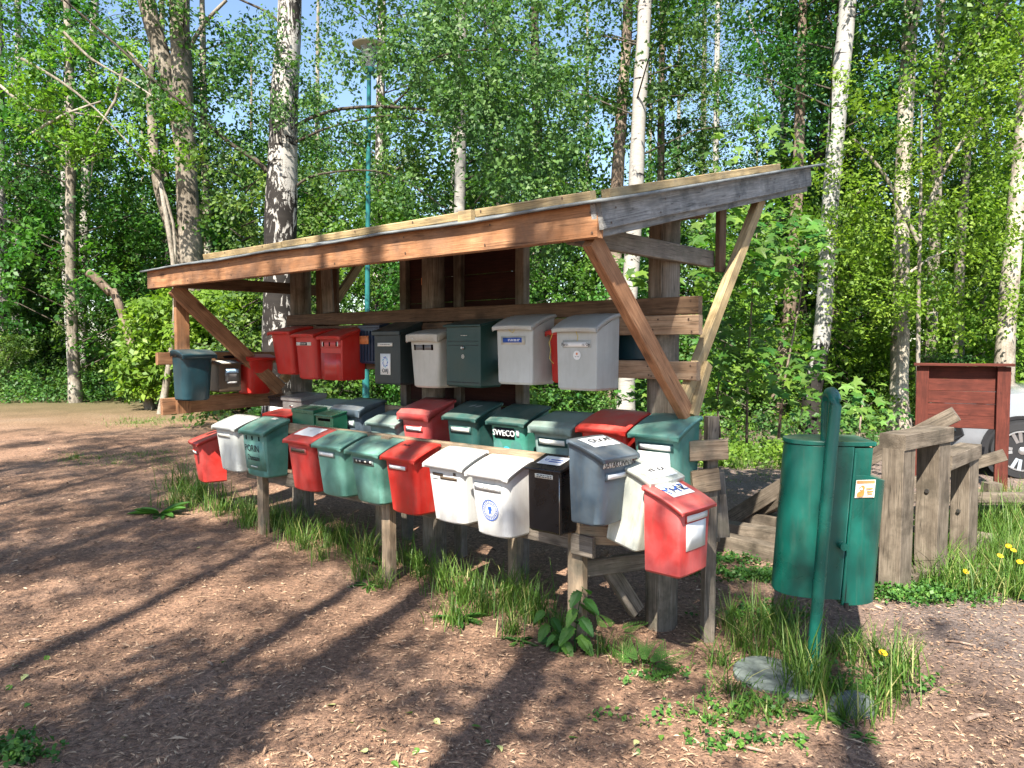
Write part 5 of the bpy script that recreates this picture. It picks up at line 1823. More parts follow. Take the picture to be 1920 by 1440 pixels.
gr = random.Random(8)
T1 = []
for k in range(26):                                             # along the front of the shelter, left to right
    t = k / 25
    T1.append((330 + 330 * t + gr.uniform(-25, 25), 928 + 105 * t + gr.uniform(-22, 22), .13, 95, gr.uniform(.16, .33), gr.uniform(.5, 1.1)))
for px, py, n, h in ((345, 925, 190, .40), (375, 940, 200, .36), (330, 950, 130, .30), (420, 955, 170, .30), (470, 975, 150, .28), (520, 985, 150, .27), (570, 1030, 150, .22), (600, 1050, 120, .18),
                     (690, 1055, 260, .34), (680, 1085, 140, .22), (712, 1100, 120, .17), (640, 1010, 130, .2), (760, 1060, 120, .25), (790, 1080, 220, .28), (830, 1110, 240, .28), (870, 1130, 240, .30), (905, 1150, 230, .28), (850, 1170, 170, .20),
                     (945, 1140, 240, .30), (985, 1150, 220, .30), (1010, 1170, 180, .26), (960, 1190, 150, .20), (1050, 1190, 130, .18), (1130, 1225, 120, .13), (1170, 1235, 130, .11), (1210, 1245, 90, .10)):
    T1.append((px, py, .10, n, h, gr.uniform(.55, 1.0)))
grass('grass', T1, 51, .5)
T2 = []
for px, py, n, h in ((1370, 1180, 150, .25), (1390, 1215, 170, .28), (1420, 1240, 150, .26), (1440, 1190, 170, .30), (1470, 1215, 190, .33), (1490, 1270, 220, .36), (1510, 1300, 210, .34), (1540, 1310, 170, .28), (1570, 1225, 150, .2), (1600, 1240, 160, .22),
                     (1655, 1250, 180, .25), (1690, 1270, 200, .26), (1670, 1310, 190, .27), (1640, 1340, 160, .24), (1580, 1350, 170, .22), (1350, 1250, 130, .18), (1370, 1300, 120, .16), (1400, 1340, 120, .12), (1450, 1340, 130, .14), (1330, 1350, 100, .08)):
    T2.append((px, py, .10, n, h, gr.uniform(.6, 1.1)))
grass('grass', T2, 52, .42)
T3 = []
for k in range(34):                                             # verge right of the old timber posts
    T3.append((gr.uniform(1680, 1960), gr.uniform(1010, 1120), .20, 150, gr.uniform(.15, .34), gr.uniform(.5, 1.0)))
for k in range(14): T3.append((gr.uniform(1830, 1960), gr.uniform(960, 1020), .2, 130, gr.uniform(.25, .42), .8))
grass('grass', T3, 53, .75)
T4 = []
for k in range(120): T4.append((gr.uniform(-60, 330), gr.uniform(726, 742), .7, 60, gr.uniform(.25, .6), gr.uniform(.5, 1)))
for k in range(26): T4.append((gr.uniform(130, 330), gr.uniform(846, 880), .22, 45, gr.uniform(.03, .07), 1.2))
for k in range(24): T4.append((gr.uniform(230, 350), gr.uniform(785, 800), .5, 45, gr.uniform(.04, .09), 1.2))
for k in range(40): T4.append((gr.uniform(520, 760), gr.uniform(748, 790), .4, 60, gr.uniform(.2, .4), .8))
for k in range(50): T4.append((gr.uniform(1310, 1500), gr.uniform(840, 880), .25, 50, gr.uniform(.06, .22), .9))
for k in range(14): T4.append((gr.uniform(1340, 1480), gr.uniform(885, 940), .2, 30, gr.uniform(.03, .07), 1.2))
grass('grass', T4, 54)

# low clover-like ground cover
def cover(name, spots, seed, mat=None):
    r = np.random.default_rng(seed)
    an = []
    for (px, py, sx, sy, n, h) in spots:
        c = g(px, py)
        for _ in range(n):
            x, y = c.x + r.normal(0, sx), c.y + r.normal(0, sy)
            an.append((x, y, float(gz(x, y)) + .015 + h * r.random()))
    v, f, t = leaf_cloud(np.array(an), 9, .028, .014, .032, .01, seed + 1, up=1.0, wr=.85)
    return tag(link(name, npmesh(name, v, f, t), mat or L_herb), kind='stuff')


cover('ground_cover', [(1700, 1120, .16, .08, 190, .07), (1760, 1112, .2, .10, 170, .08), (1820, 1090, .2, .10, 110, .08), (1700, 1085, .12, .12, 90, .10), (10, 1410, .07, .05, 55, .05), (50, 1425, .05, .04, 22, .04),
                       (1400, 1080, .22, .07, 160, .04), (1350, 1050, .15, .06, 90, .04), (1450, 1090, .15, .06, 90, .04), (1290, 1345, .16, .05, 30, .02), (1380, 1392, .16, .05, 34, .02), (1410, 1330, .14, .08, 40, .04), (1440, 1160, .15, .1, 80, .05), (1620, 1290, .15, .1, 60, .06), (1250, 1270, .12, .05, 30, .02)], 61)

# ---------------------------------------------------------------- plants with leaves one can pick apart
def serrated(n=8, w=.29, teeth=.075, cordate=.06):
    L_, R_ = [], []
    for i in range(n + 1):
        t = i / n
        hw = w * (math.sin(PI * min(1, t * 1.0) ** .72) + .0) * (1 - .15 * t)
        y = t - cordate * math.sin(PI * min(1, t * 4)) * (1 if t < .25 else 0)
        L_.append((-hw - (teeth if 0 < i < n else 0), y - .02))
        if i < n: L_.append((-hw * .97, y + .55 / n))
    R_ = [(-x, y) for x, y in reversed(L_)]
    return [p for p in L_] + R_[1:]


nl = [tint_mesh(flat_leaf('leaf', serrated(), .22, .22), .25 + .25 * k) for k in range(3)]
for m_ in nl: m_.materials.append(L_herb)


def nettle(label, px, py, h, pairs, seed, lean=(0, 0), s0=.12):
    r = random.Random(seed)
    b = g(px, py)
    root = thing('nettle_plant', label, 'nettle', b)
    pts = [Vector((lean[0] * t * t * h, lean[1] * t * t * h, t * h)) for t in (-.05, .25, .5, .75, 1)]
    tube('stem', pts, [.004, .0038, .0034, .003, .002], L_herb, root, 6)
    for k in range(pairs):
        t = (k + .8) / pairs
        p = Vector((lean[0] * t * t * h, lean[1] * t * t * h, t * h))
        for s in (0, 1):
            a = k * PI / 2 + s * PI + r.uniform(-.3, .3) + .7
            hd = Vector((math.cos(a), math.sin(a), -.35 + .5 * t))
            q = p + Vector((math.cos(a), math.sin(a), .1)) * .02
            sz = s0 * (.65 + .5 * math.sin(PI * (.25 + .65 * t))) * r.uniform(.85, 1.15)
            leaf_obj(root, nl[(k + s) % 3], q, (math.cos(a) * .35 + r.uniform(-.15, .15), math.sin(a) * .35 - .25, .9), hd, sz)
    return root


nettle('tall nettle with toothed leaves growing up the right front post', 1078, 1222, .35, 7, 2, (.10, -.12), .105)
nettle('shorter nettle crouching left of the right front post', 1035, 1205, .19, 5, 3, (-.15, -.1), .09)
nettle('small nettle at the left side of the right front post', 1055, 1220, .10, 3, 4, (-.3, -.3), .09)


def rosette_outline(n=7, w=.11):
    """jagged dandelion leaf"""
    L_ = [(-.012, 0)]
    for i in range(n):
        t = (i + 1) / (n + .6)
        L_.append((-.035 - .03 * t, t - .04))
        L_.append((-(w * (.45 + .8 * t) * (1 if i < n - 1 else .8)), t - .07))
        L_.append((-.045 - .02 * t, t))
    L_.append((-.05, .97)); L_.append((0, 1.06))
    return L_ + [(-x, y) for x, y in reversed(L_[:-1])]


dl = [tint_mesh(flat_leaf('leaf', rosette_outline(), .22 + .1 * k, .25), .35 + .25 * k) for k in range(3)]
ov = [tint_mesh(flat_leaf('leaf', [(-.03, 0), (-.10, .12), (-.19, .3), (-.215, .5), (-.18, .72), (-.09, .92), (0, 1.0), (.09, .92), (.18, .72), (.215, .5), (.19, .3), (.10, .12), (.03, 0)], .18, .2), .4 + .2 * k) for k in range(2)]
for m_ in dl + ov: m_.materials.append(L_herb)
M_petal = m_plain('dandelion_yellow', (.75, .45, .01), .6, var=.12, scale=60)


def rosette(label, px, py, n, size, seed, flowers=0, name='dandelion_plant', cat='dandelion', meshes=None, lift=.5, fh=.2, group=None):
    r = random.Random(seed)
    b = g(px, py)
    root = thing(name, label, cat, b + Vector((0, 0, .005)), 0, group)
    for k in range(n):
        a = 2 * PI * k / n + r.uniform(-.3, .3)
        el = r.uniform(.1, lift)
        hd = Vector((math.cos(a), math.sin(a), el))
        leaf_obj(root, r.choice(meshes or dl), hd * .012, (-math.cos(a) * el, -math.sin(a) * el, 1), hd, size * r.uniform(.7, 1.15))
    for k in range(flowers):
        a = r.uniform(0, 6.28)
        top = Vector((math.cos(a) * .06, math.sin(a) * .06 - .02, fh * r.uniform(.8, 1.1)))
        tube('stalk', [(0, 0, 0), top * .5 + Vector((.01, 0, .01)), top], .0022, L_herb, root, 5)
        vs, fs = [(0, 0, .006)], []
        m = 26
        for i in range(m):
            q = 2 * PI * i / m
            rr = .021 if i % 2 else .0165
            vs.append((rr * math.cos(q), rr * math.sin(q), .004 if i % 2 else .0))
        fs = [(0, 1 + i, 1 + (i + 1) % m) for i in range(m)]
        vs += [(0, 0, .013)] + [(.011 * math.cos(2 * PI * i / m), .011 * math.sin(2 * PI * i / m), .009) for i in range(m)]
        fs += [(m + 1, m + 2 + i, m + 2 + (i + 1) % m) for i in range(m)]
        M = Matrix.Translation(top) @ Matrix.Rotation(R(r.uniform(20, 50)), 4, Vector((1, r.uniform(-.6, .6), 0)))
        link('flower', pydata('flower', vs, fs), M_petal, root, M)
    return root


rosette('lit dandelion rosette with long jagged leaves at the foot of the bin post', 1540, 1345, 13, .20, 11, 0)
rosette('flat dandelion rosette spreading over the mulch below the bin post', 1620, 1385, 9, .15, 12, 0, lift=.15)
rosette('small dandelion rosette below the grass tuft at the middle front post', 690, 1100, 8, .11, 13)
rosette('jagged dandelion rosette at the grass edge left of the nettles', 860, 1165, 11, .15, 14, lift=.8)
rosette('dandelion leaves lying flat at the grass edge beside the nettles', 975, 1205, 9, .13, 15, lift=.3)
rosette('dandelion with one yellow head nearest the timber post in the verge', 1772, 1085, 8, .17, 16, 1, fh=.20)
rosette('dandelion with one yellow head lowest in the verge by the timber posts', 1826, 1112, 8, .17, 17, 1, fh=.14)
rosette('dandelion with two yellow heads in the verge at the right edge', 1888, 1110, 9, .18, 18, 2, fh=.22)
rosette('dandelion with yellow heads deeper in the grass at the right edge', 1905, 1075, 8, .16, 19, 2, fh=.18)
rosette('single dandelion blooming in the grass right of the bin post', 1652, 1300, 7, .13, 20, 1, fh=.17)
rosette('broad leaved dock plant at the left end of the grass under the red box', 300, 965, 9, .26, 21, 0, 'dock_plant', 'dock plant', ov, .9)
rosette('broad leaved plantain in the grass by the middle front post', 872, 1120, 5, .13, 22, 0, 'plantain_plant', 'plantain', ov, 1.2)
rosette('small plantain beside the foot of the middle front post', 716, 1062, 4, .13, 23, 0, 'plantain_plant', 'plantain', ov, 1.6)


def frond_mesh(seed, n=11):
    r = random.Random(seed)
    vs, fs = [], []
    def leaflet(p, d, s):
        x = Vector((-d[1], d[0], 0))
        d = Vector((d[0], d[1], 0))
        i = len(vs)
        for (a, b, c) in ((0, 0, 0), (-.22, .35, .05), (-.12, .7, .03), (0, 1, -.05), (.12, .7, .03), (.22, .35, .05)):
            q = p + x * a * s + d * b * s
            vs.append((q.x, q.y, q.z + c * s))
        fs.append(tuple(range(i, i + 6)))
    for i in range(n):
        t = (i + 1) / n
        y = t
        z = -.25 * t * t
        ln = .42 * (1 - t) ** .7 + .03
        for s in (-1, 1):
            m = max(2, int(8 * (1 - t)) + 1)
            for j in range(m):
                q = (j + 1) / m
                p = Vector((s * ln * q, y + ln * q * .45, z - .1 * q * ln))
                for s2 in (-1, 1):
                    a = math.atan2(.45, s) + s2 * .75
                    leaflet(p, (math.cos(a), math.sin(a)), .11 * (1.15 - q * .6) * (1.1 - .5 * t))
    me = pydata('frond', vs, fs)
    me.materials.append(L_herb)
    return tint_mesh(me, .6)


fm = [frond_mesh(1), frond_mesh(2, 9)]


def cow_parsley(label, px, py, spec):
    b = g(px, py)
    root = thing('cow_parsley', label, 'cow parsley', b)
    for (a, el, s, m) in spec:
        hd = Vector((math.cos(a), math.sin(a), el)).normalized()
        o = leaf_obj(root, fm[m], Vector((0, 0, .0)) + hd * .05 + Vector((0, 0, .01)), (-math.cos(a) * el, -math.sin(a) * el, 1), hd, s)
        o.name = 'frond'
    return root


cow_parsley('feathery cow parsley spreading right of the right front post', 1205, 1262, [(.15, .55, .20, 0), (-.5, .35, .17, 1), (.9, .7, .17, 0), (-1.2, .15, .13, 1), (2.4, .6, .16, 1), (1.7, .8, .16, 0)])
cow_parsley('smaller cow parsley frond near the shaded foot of the round post', 1150, 1195, [(.2, .5, .15, 1), (2.0, .6, .12, 0), (-.8, .3, .11, 0)])

# fallen leaves, sticks and pebbles on the mulch
fl_mats = [L_herb, L_birch, m_plain('withered_leaf', (.38, .40, .16), .6)]
fl = [flat_leaf('fallen_leaf', [(-.10, 0), (-.36, .15), (-.42, .4), (-.25, .7), (0, 1), (.25, .7), (.42, .4), (.36, .15), (.10, 0)], .25, .25) for k in range(3)]
for m_, mm in zip(fl, fl_mats): tint_mesh(m_, .8); m_.materials.append(mm)
where = {0: 'at lower left', 1: 'in the lower middle', 2: 'at lower right'}
for k, (px, py, s) in enumerate(((90, 1235, .035), (28, 1255, .04), (50, 1270, .04), (20, 1290, .035), (55, 1325, .03), (628, 1328, .045), (657, 1360, .035), (762, 1343, .04), (815, 1355, .035), (885, 1368, .04), (715, 1375, .04), (690, 1415, .03), (785, 1410, .035), (910, 1395, .045), (935, 1405, .035), (1068, 1390, .04), (1190, 1410, .04), (1195, 1395, .03), (735, 1435, .035), (230, 1390, .03), (375, 1030, .035), (1240, 1385, .03), (420, 1245, .03), (560, 1130, .03))):
    p = g(px, py)
    o = link('fallen_leaf', fl[k % 3], None, None)
    o.location = p + Vector((0, 0, .016))
    o.scale = (s, s, s)
    o.rotation_euler = (random.uniform(-.35, .35), random.uniform(-.35, .35), random.uniform(0, 6.28))
    zone = 0 if px < 450 else (1 if px < 1000 else 2)
    kind_ = ('green', 'small green', 'yellowish')[k % 3]
    tag(o, f'{kind_} leaf fallen on the bark mulch {where[zone]}', 'leaf', f'{kind_} fallen leaves {where[zone]}')
M_stick = m_bark('stick_bark', (.16, .10, .07), (.42, .31, .24))
for lab, px, py, L, a, r_ in (('pale broken stick on the grey soil at lower right', 1832, 1350, .13, .35, .011), ('pale stick at the bottom edge right of centre', 1395, 1408, .16, -.35, .007), ('short dark stick in the shaded mulch at lower left', 318, 1313, .05, -.4, .008),
                              ('pale splinter at the bottom in the left shade band', 575, 1420, .10, -.8, .006), ('long thin twig on the lit mulch at left', 55, 1205, .10, .3, .006), ('dark twig in the soil far right', 1800, 1210, .14, -.5, .006), ('grey splinter in the left shade band', 395, 1250, .07, -.9, .007)):
    p = g(px, py)
    d = Vector((math.cos(a), math.sin(a), 0)) * L / 2
    o = tube('stick', [p - d + Vector((0, 0, .012)), p + Vector((0, .006, .016)), p + d + Vector((0, 0, .013))], [r_, r_ * .9, r_ * .7], M_stick, None, 7)
    tag(o, lab, 'stick')

# ================================================================ green waste bin on its bent post
bx = Vector((1.454, 3.61, 0))
bin_ = thing('waste_bin', 'green oval litter bin with a stepped lid, hung on a leaning tubular post', 'waste bin', bx, 0)


def bw(px, py, dY=0.0): return at(px, py, 3.61 + dY) - bx


tilt = .075
lean = bw(1566, 745) - bw(1520, 1262)
top_ = bw(1566, 760)
foot = Vector((0, 0, -.05))
ax = (top_ - foot).normalized()
arc = []
rad_ = .075
for k in range(9):
    a = PI * k / 8
    arc.append(top_ + Vector((.012 * (1 - math.cos(a)), rad_ * (1 - math.cos(a)), rad_ * .75 * math.sin(a))))
tube('post', [foot, foot + (top_ - foot) * .5] + arc + [arc[-1] - Vector((.0, .0, .30))], .029, P_pole, bin_, 18, 60)
# body: one outline extruded; the front-right part is lower
bc0 = bw(1562, 985, .24)
bcen = Vector((bc0.x, .245, 0))


def oval(n=40, a=.235, b=.165, pw=2.6):
    out = []
    for k in range(n):
        t = 2 * PI * k / n
        c, s = math.cos(t), math.sin(t)
        out.append((a * math.copysign(abs(c) ** (2 / pw), c), b * math.copysign(abs(s) ** (2 / pw), s)))
    return out


z_top, z_bot, z_step = 1.105, .335, .965
OV = oval()
def prism(name, pts, z0, z1, mat, parent, lean_=True, smooth=40, bev=.006, z1f=None):
    vs, fs = [], []
    n = len(pts)
    for z in (z0, None):
        for (x, y) in pts:
            zz = z if z is not None else (z1f(x, y) if z1f else z1)
            vs.append((x + (ax.x / ax.z) * zz, y + (ax.y / ax.z) * zz, zz))
    for k in range(n): fs.append((k, (k + 1) % n, n + (k + 1) % n, n + k))
    fs.append(tuple(range(n - 1, -1, -1))); fs.append(tuple(range(n, 2 * n)))
    o = link(name, pydata(name, vs, fs, smooth), mat, parent, Matrix.Translation((bcen.x - .073, bcen.y, 0)) @ Matrix.Rotation(R(-6), 4, 'Z'))
    bevel_mod(o, bev, 2)
    return o


split = .045
A_, B_, PW = .248, .165, 2.5
def ysplit(x): return B_ * (1 - min(1, abs(x / A_)) ** PW) ** (1 / PW)


def half(x0, x1, n=22, s=1.0):
    """the part of the oval between x0 and x1, counter-clockwise"""
    xs = [x0 + (x1 - x0) * (.5 - .5 * math.cos(PI * k / n)) for k in range(n + 1)]
    lo = [(x * s, -ysplit(x) * s) for x in xs]
    hi = [(x * s, ysplit(x) * s) for x in reversed(xs)]
    out = []
    for p in lo + hi:
        if not out or (abs(p[0] - out[-1][0]) + abs(p[1] - out[-1][1])) > 1e-5: out.append(p)
    if abs(out[0][0] - out[-1][0]) + abs(out[0][1] - out[-1][1]) < 1e-5: out.pop()
    return out


prism('rear_shell', half(-A_, split - .003), z_bot + .01, z_top, P_bin, bin_, bev=.004)
prism('door', half(split + .003, A_, s=.988), z_bot - .02, z_step, P_bin, bin_, bev=.004, z1f=lambda x, y: z_step - .34 * max(0, x - .12))
prism('door_top', half(split + .003, .140, 10, .975), z_step - .015, z_top - .006, P_bin, bin_, bev=.003)
prism('lid', half(-A_, .145, s=1.025), z_top + .003, z_top + .024, P_bin, bin_, bev=.008)
# seam between shell and door, bottom knob, latch
def bin_local(x, y, z): return Vector((bcen.x - .073 + x + (ax.x / ax.z) * z, bcen.y + y + (ax.y / ax.z) * z, z))
tube('door_seam', [bin_local(.048, -.166, z_bot), bin_local(.048, -.166, z_top - .02)], .004, M_blk, bin_, 6)
tube('hinge_rail', [bin_local(.034, -.172, z_bot - .01), bin_local(.034, -.172, z_top - .03)], .007, P_pole, bin_, 8)
tube('latch', [bin_local(.052, -.175, z_bot - .03), bin_local(.052, -.175, z_bot - .005)], .012, M_blk, bin_, 8)
tube('bracket', [bin_local(-.0, -.16, .62), bin_local(-.0, -.215, .62)], .02, P_pole, bin_, 8)
# sticker: a flat print with a tan blob and text lines
def bin_plate(name, x0, x1, z0, z1, mat, off, parent):
    vs = []
    for z in (z0, z1):
        for x in (x0, x1):
            v = bin_local(0, 0, z)
            yy = -.165 * (1 - abs(x / .238) ** 2.6) ** (1 / 2.6) - off
            c, s = math.cos(R(-6)), math.sin(R(-6))
            X, Y_ = x + (ax.x / ax.z) * z, yy + (ax.y / ax.z) * z
            vs.append((bcen.x - .073 + X * c - Y_ * s, bcen.y + X * s + Y_ * c, z))
    return link(name, pydata(name, vs, [(0, 1, 3, 2)]), mat, parent)


stk = bin_plate('sticker', .062, .162, .855, .943, M_card, .006, bin_)
bin_plate('print_band', .066, .158, .926, .940, M_orange, .0075, stk)
M_tan = m_plain('tan_print', (.55, .25, .06), .5)
def blob(pts, mat, off=.008):
    vs = []
    for x, z in pts:
        c, s = math.cos(R(-6)), math.sin(R(-6))
        yy = -.165 * (1 - abs(x / .238) ** 2.6) ** (1 / 2.6) - off
        X, Y_ = x + (ax.x / ax.z) * z, yy + (ax.y / ax.z) * z
        vs.append((bcen.x - .073 + X * c - Y_ * s, bcen.y + X * s + Y_ * c, z))
    return link('print', pydata('print', vs, [tuple(range(len(vs)))]), mat, stk)


blob([(.070, 0.868), (.075, 0.862), (.095, 0.862), (.105, 0.870), (.108, 0.885), (.104, 0.895), (.108, 0.905), (.104, 0.916), (.093, 0.918), (.086, 0.910), (.078, 0.906), (.088, 0.900), (.09, 0.890), (.078, 0.885), (.072, 0.878)], M_tan)
blob([(.088, 0.908), (.095, 0.905), (.097, 0.898), (.09, 0.894), (.082, 0.900)], M_paper, .009)
for k, (xa, xb, z) in enumerate(((.114, .150, 0.898), (.118, .154, 0.884), (.122, .150, 0.872))): blob([(xa, z), (xb, z), (xb, z + .006), (xa, z + .006)], M_tan)
blob([(.068, 0.858), (.156, 0.858), (.156, 0.860), (.068, 0.860)], M_tan)

# round concrete footing plates beside the post, half sunk in the grass
M_conc = m_plain('mossy_concrete', (.105, .125, .115), .9, var=.45, scale=22)
d1 = g(1440, 1272)
o = lathe('footing_disc', [(.150, -.03), (.165, 0), (.165, .028), (.155, .036), (.0, .038)], M_conc, None, 30, 35, Matrix.Translation(d1) @ Matrix.Rotation(R(5), 4, 'X'))
tag(o, 'round grey green concrete disc lying left of the bin post', 'concrete disc')
d2 = g(1490, 1300)
o = lathe('footing_disc', [(.08, -.03), (.09, 0), (.09, .02), (.082, .026), (0, .028)], M_conc, None, 24, 35, Matrix.Translation(d2))
tag(o, 'smaller grey disc overlapping the round one in front of the bin post', 'concrete disc')
d3 = g(1598, 1335)
rk = []
st = random.Random(4)
vs, fs = [], []
for i in range(7):
    ph = PI * i / 12
    for k in range(14):
        a = 2 * PI * k / 14
        q = 1 + .10 * math.sin(3 * a + i) + st.uniform(-.05, .05)
        vs.append((.115 * math.cos(a) * math.cos(ph) * q, .075 * math.sin(a) * math.cos(ph) * q, .085 * math.sin(ph) * 1.1))
for i in range(6):
    for k in range(14): fs.append((i * 14 + k, i * 14 + (k + 1) % 14, (i + 1) * 14 + (k + 1) % 14, (i + 1) * 14 + k))
fs.append(tuple(6 * 14 + k for k in range(14)))
o = link('stone', pydata('stone', vs, fs, 50), M_conc, None, Matrix.Translation(d3))
tag(o, 'mossy stone in the grass right of the bin post', 'stone')

# ================================================================ green park lamp
lb = at(687, 800, 11.4)
lb = Vector((lb.x, lb.y, float(gz(lb.x, lb.y))))
lamp = thing('street_lamp', 'green park lamp with a flat disc shade rising behind the shelter', 'street lamp', lb)
lt = at(692, 132, 11.4) - lb
tube('pole', [(0, 0, -.1), (0, 0, 1.0), (lt.x * .2, 0, 1.05), (lt.x, 0, lt.z)], [.055, .053, .040, .032], P_lamp, lamp, 14)
M_glass = m_plain('clear_lamp_glass', (.62, .68, .68), .15, var=.05)
M_glass.node_tree.nodes['Principled BSDF'].inputs['Transmission Weight'].default_value = .75
M_shade = m_plain('lamp_shade_paint', (.42, .44, .40), .5)
TM = Matrix.Translation((lt.x, 0, lt.z))
lathe('collar', [(.04, -.06), (.075, -.04), (.085, 0), (.085, .03), (.05, .05)], P_lamp, lamp, 20, 40, TM)
lathe('glass', [(.075, .04), (.12, .30), (.13, .34)], M_glass, lamp, 24, 40, TM)
lathe('lamp_bulb', [(.02, .05), (.035, .08), (.035, .22), (.015, .26)], M_paper, lamp, 12, 40, TM)
lathe('shade', [(.12, .335), (.235, .36), (.245, .375), (.12, .43), (.02, .45)], M_shade, lamp, 32, 40, TM)

# ================================================================ heavy timber stile right of the bin
def hb(px, py): return g(px, py)


stile = thing('timber_barrier', 'old grey timber barrier of thick chamfered posts and slanting rails', 'timber barrier', (2.5, 4.9, 0))
s0 = Vector((2.5, 4.9, 0))


def ST(name, p0, p1, w, h, **k): return timber(name, Vector(p0) - s0, Vector(p1) - s0, w, h, W_heavy, stile, wob=.004, **k)


dirp = Vector((.82, .60, 0)).normalized()                      # the posts run away from the camera
A0, A1, A2 = at(1679, 1040, 4.85), at(1747, 1000, 5.12), at(1806, 980, 5.5)
A0.z = A1.z = A2.z = 0
perp = Vector((dirp.y, -dirp.x, 0))
ST('post', A0 + Vector((0, 0, -.1)), A0 + Vector((0, 0, .94)), .14, .155, up=dirp)
ST('post', A1 + Vector((0, 0, -.1)), A1 + Vector((0, 0, .96)), .15, .16, up=dirp)
ST('post', A2 + Vector((0, 0, -.1)), A2 + Vector((0, 0, .78)), .13, .15, up=dirp)
ST('cap_beam', A0 - dirp * .07 + Vector((0, 0, .985)), A1 + dirp * .09 + Vector((0, 0, 1.0)), .17, .10)
ST('cap_beam', A1 + dirp * .09 + Vector((0, 0, .80)), A2 + dirp * .09 + Vector((0, 0, .83)), .15, .10)
ST('slanted_rail', at(1615, 868, 5.9), at(1792, 775, 5.55), .10, .11)
ST('slanted_rail', at(1470, 912, 6.5), at(1615, 870, 5.95), .10, .10)
ST('slanted_rail', at(1712, 905, 6.3), at(1885, 853, 6.0), .09, .085)
ST('cross_rail', at(1700, 932, 6.6), at(1990, 934, 6.5), .09, .08)
ST('cross_rail', at(1700, 962, 6.7), at(1960, 955, 6.7), .08, .10)
ST('cross_rail', at(1650, 985, 5.7), at(1800, 1000, 6.3), .06, .05)
ST('back_post', at(1858, 1000, 6.9) * 1, at(1860, 905, 6.9), .13, .12, up=(0, 1, 0))
ST('sill_beam', Vector((A0.x + .1, A0.y + .12, .03)), Vector((A2.x + .5, A2.y + .6, .03)), .20, .12)
# beams lying on the ground to the left
g1, g2 = g(1340, 1040), g(1660, 1090)
ST('ground_beam', g(1345, 1028) + Vector((0, 0, .07)), g(1560, 1075) + Vector((0, 0, .05)), .12, .12)
ST('ground_beam', g(1362, 1005) + Vector((0, 0, .06)), g(1580, 1035) + Vector((0, 0, .05)), .13, .12)
ST('ground_beam', g(1385, 985) + Vector((0, 0, .08)), g(1460, 1000) + Vector((0, 0, .08)), .16, .13)
ST('leaning_beam', g(1372, 985) + Vector((0, 0, .06)), at(1480, 905, 6.3), .10, .13)
ST('leaning_beam', g(1412, 985) + Vector((0, 0, .10)), at(1490, 925, 6.2), .10, .12)
for p, dz in ((A1, .62), (A2, .40)):
    q = p + Vector((0, 0, dz)) - perp * 0 - dirp * .0
    n = (Vector((0, 0, 0)) - Vector((p.x, p.y, 0))).normalized()
    c = q - s0 - dirp * .08
    tube('bolt', [c + dirp * .005, c - dirp * .012], .014, M_nail, stile, 10)

# ================================================================ red notice board seen from behind
rb0, rb1 = at(1727, 800, 8.6), at(1879, 800, 8.25)
rdir = Vector((rb1.x - rb0.x, rb1.y - rb0.y, 0)).normalized()
ang = math.atan2(rdir.y, rdir.x)
rbd = thing('notice_board', 'dark red plank notice board on two posts in front of the silver car', 'notice board', (rb0.x, rb0.y, float(gz(rb0.x, rb0.y))), ang)
wd = (Vector((rb1.x, rb1.y, 0)) - Vector((rb0.x, rb0.y, 0))).length
for x in (0, wd): timber('post', (x, 0, -.1), (x, 0, 1.375), .125, .10, W_red, rbd, up=(0, 1, 0))
timber('cap_board', (-.09, -.01, 1.395), (wd + .09, -.01, 1.395), .19, .03, W_red, rbd)
for k in range(5): timber('plank', (.05, .035 + (.004 if k % 2 else 0), 1.305 - k * .138), (wd - .05, .035 + (.004 if k % 2 else 0), 1.305 - k * .138),   .028, .1365, W_red, rbd)

# ================================================================ parked silver car
M_car = m_plain('silver_car_paint', (.22, .235, .26), .25, .15, .5, var=.03, coat=1.0)
M_cglass = m_plain('car_glass', (.02, .03, .035), .05, var=0, spec=.8)
M_tyre = m_plain('tyre_rubber', (.018, .018, .02), .8)
M_alloy = m_plain('alloy_silver', (.55, .56, .58), .3, .9)
M_trim = m_plain('black_car_trim', (.015, .015, .017), .5)
M_lampg = m_plain('headlamp_lens', (.16, .18, .20), .08, var=.2)
wc = at(1908, 862, 8.75)
heading = Vector((-.915, .40, 0)).normalized()
wc = (wc + Vector((.30, .66, 0))) * 1.05
cz0 = float(gz(wc.x, wc.y))
car = thing('parked_car', 'silver grey car parked behind the red notice board, front wheel showing', 'car', (wc.x, wc.y, cz0), math.atan2(heading.y, heading.x))
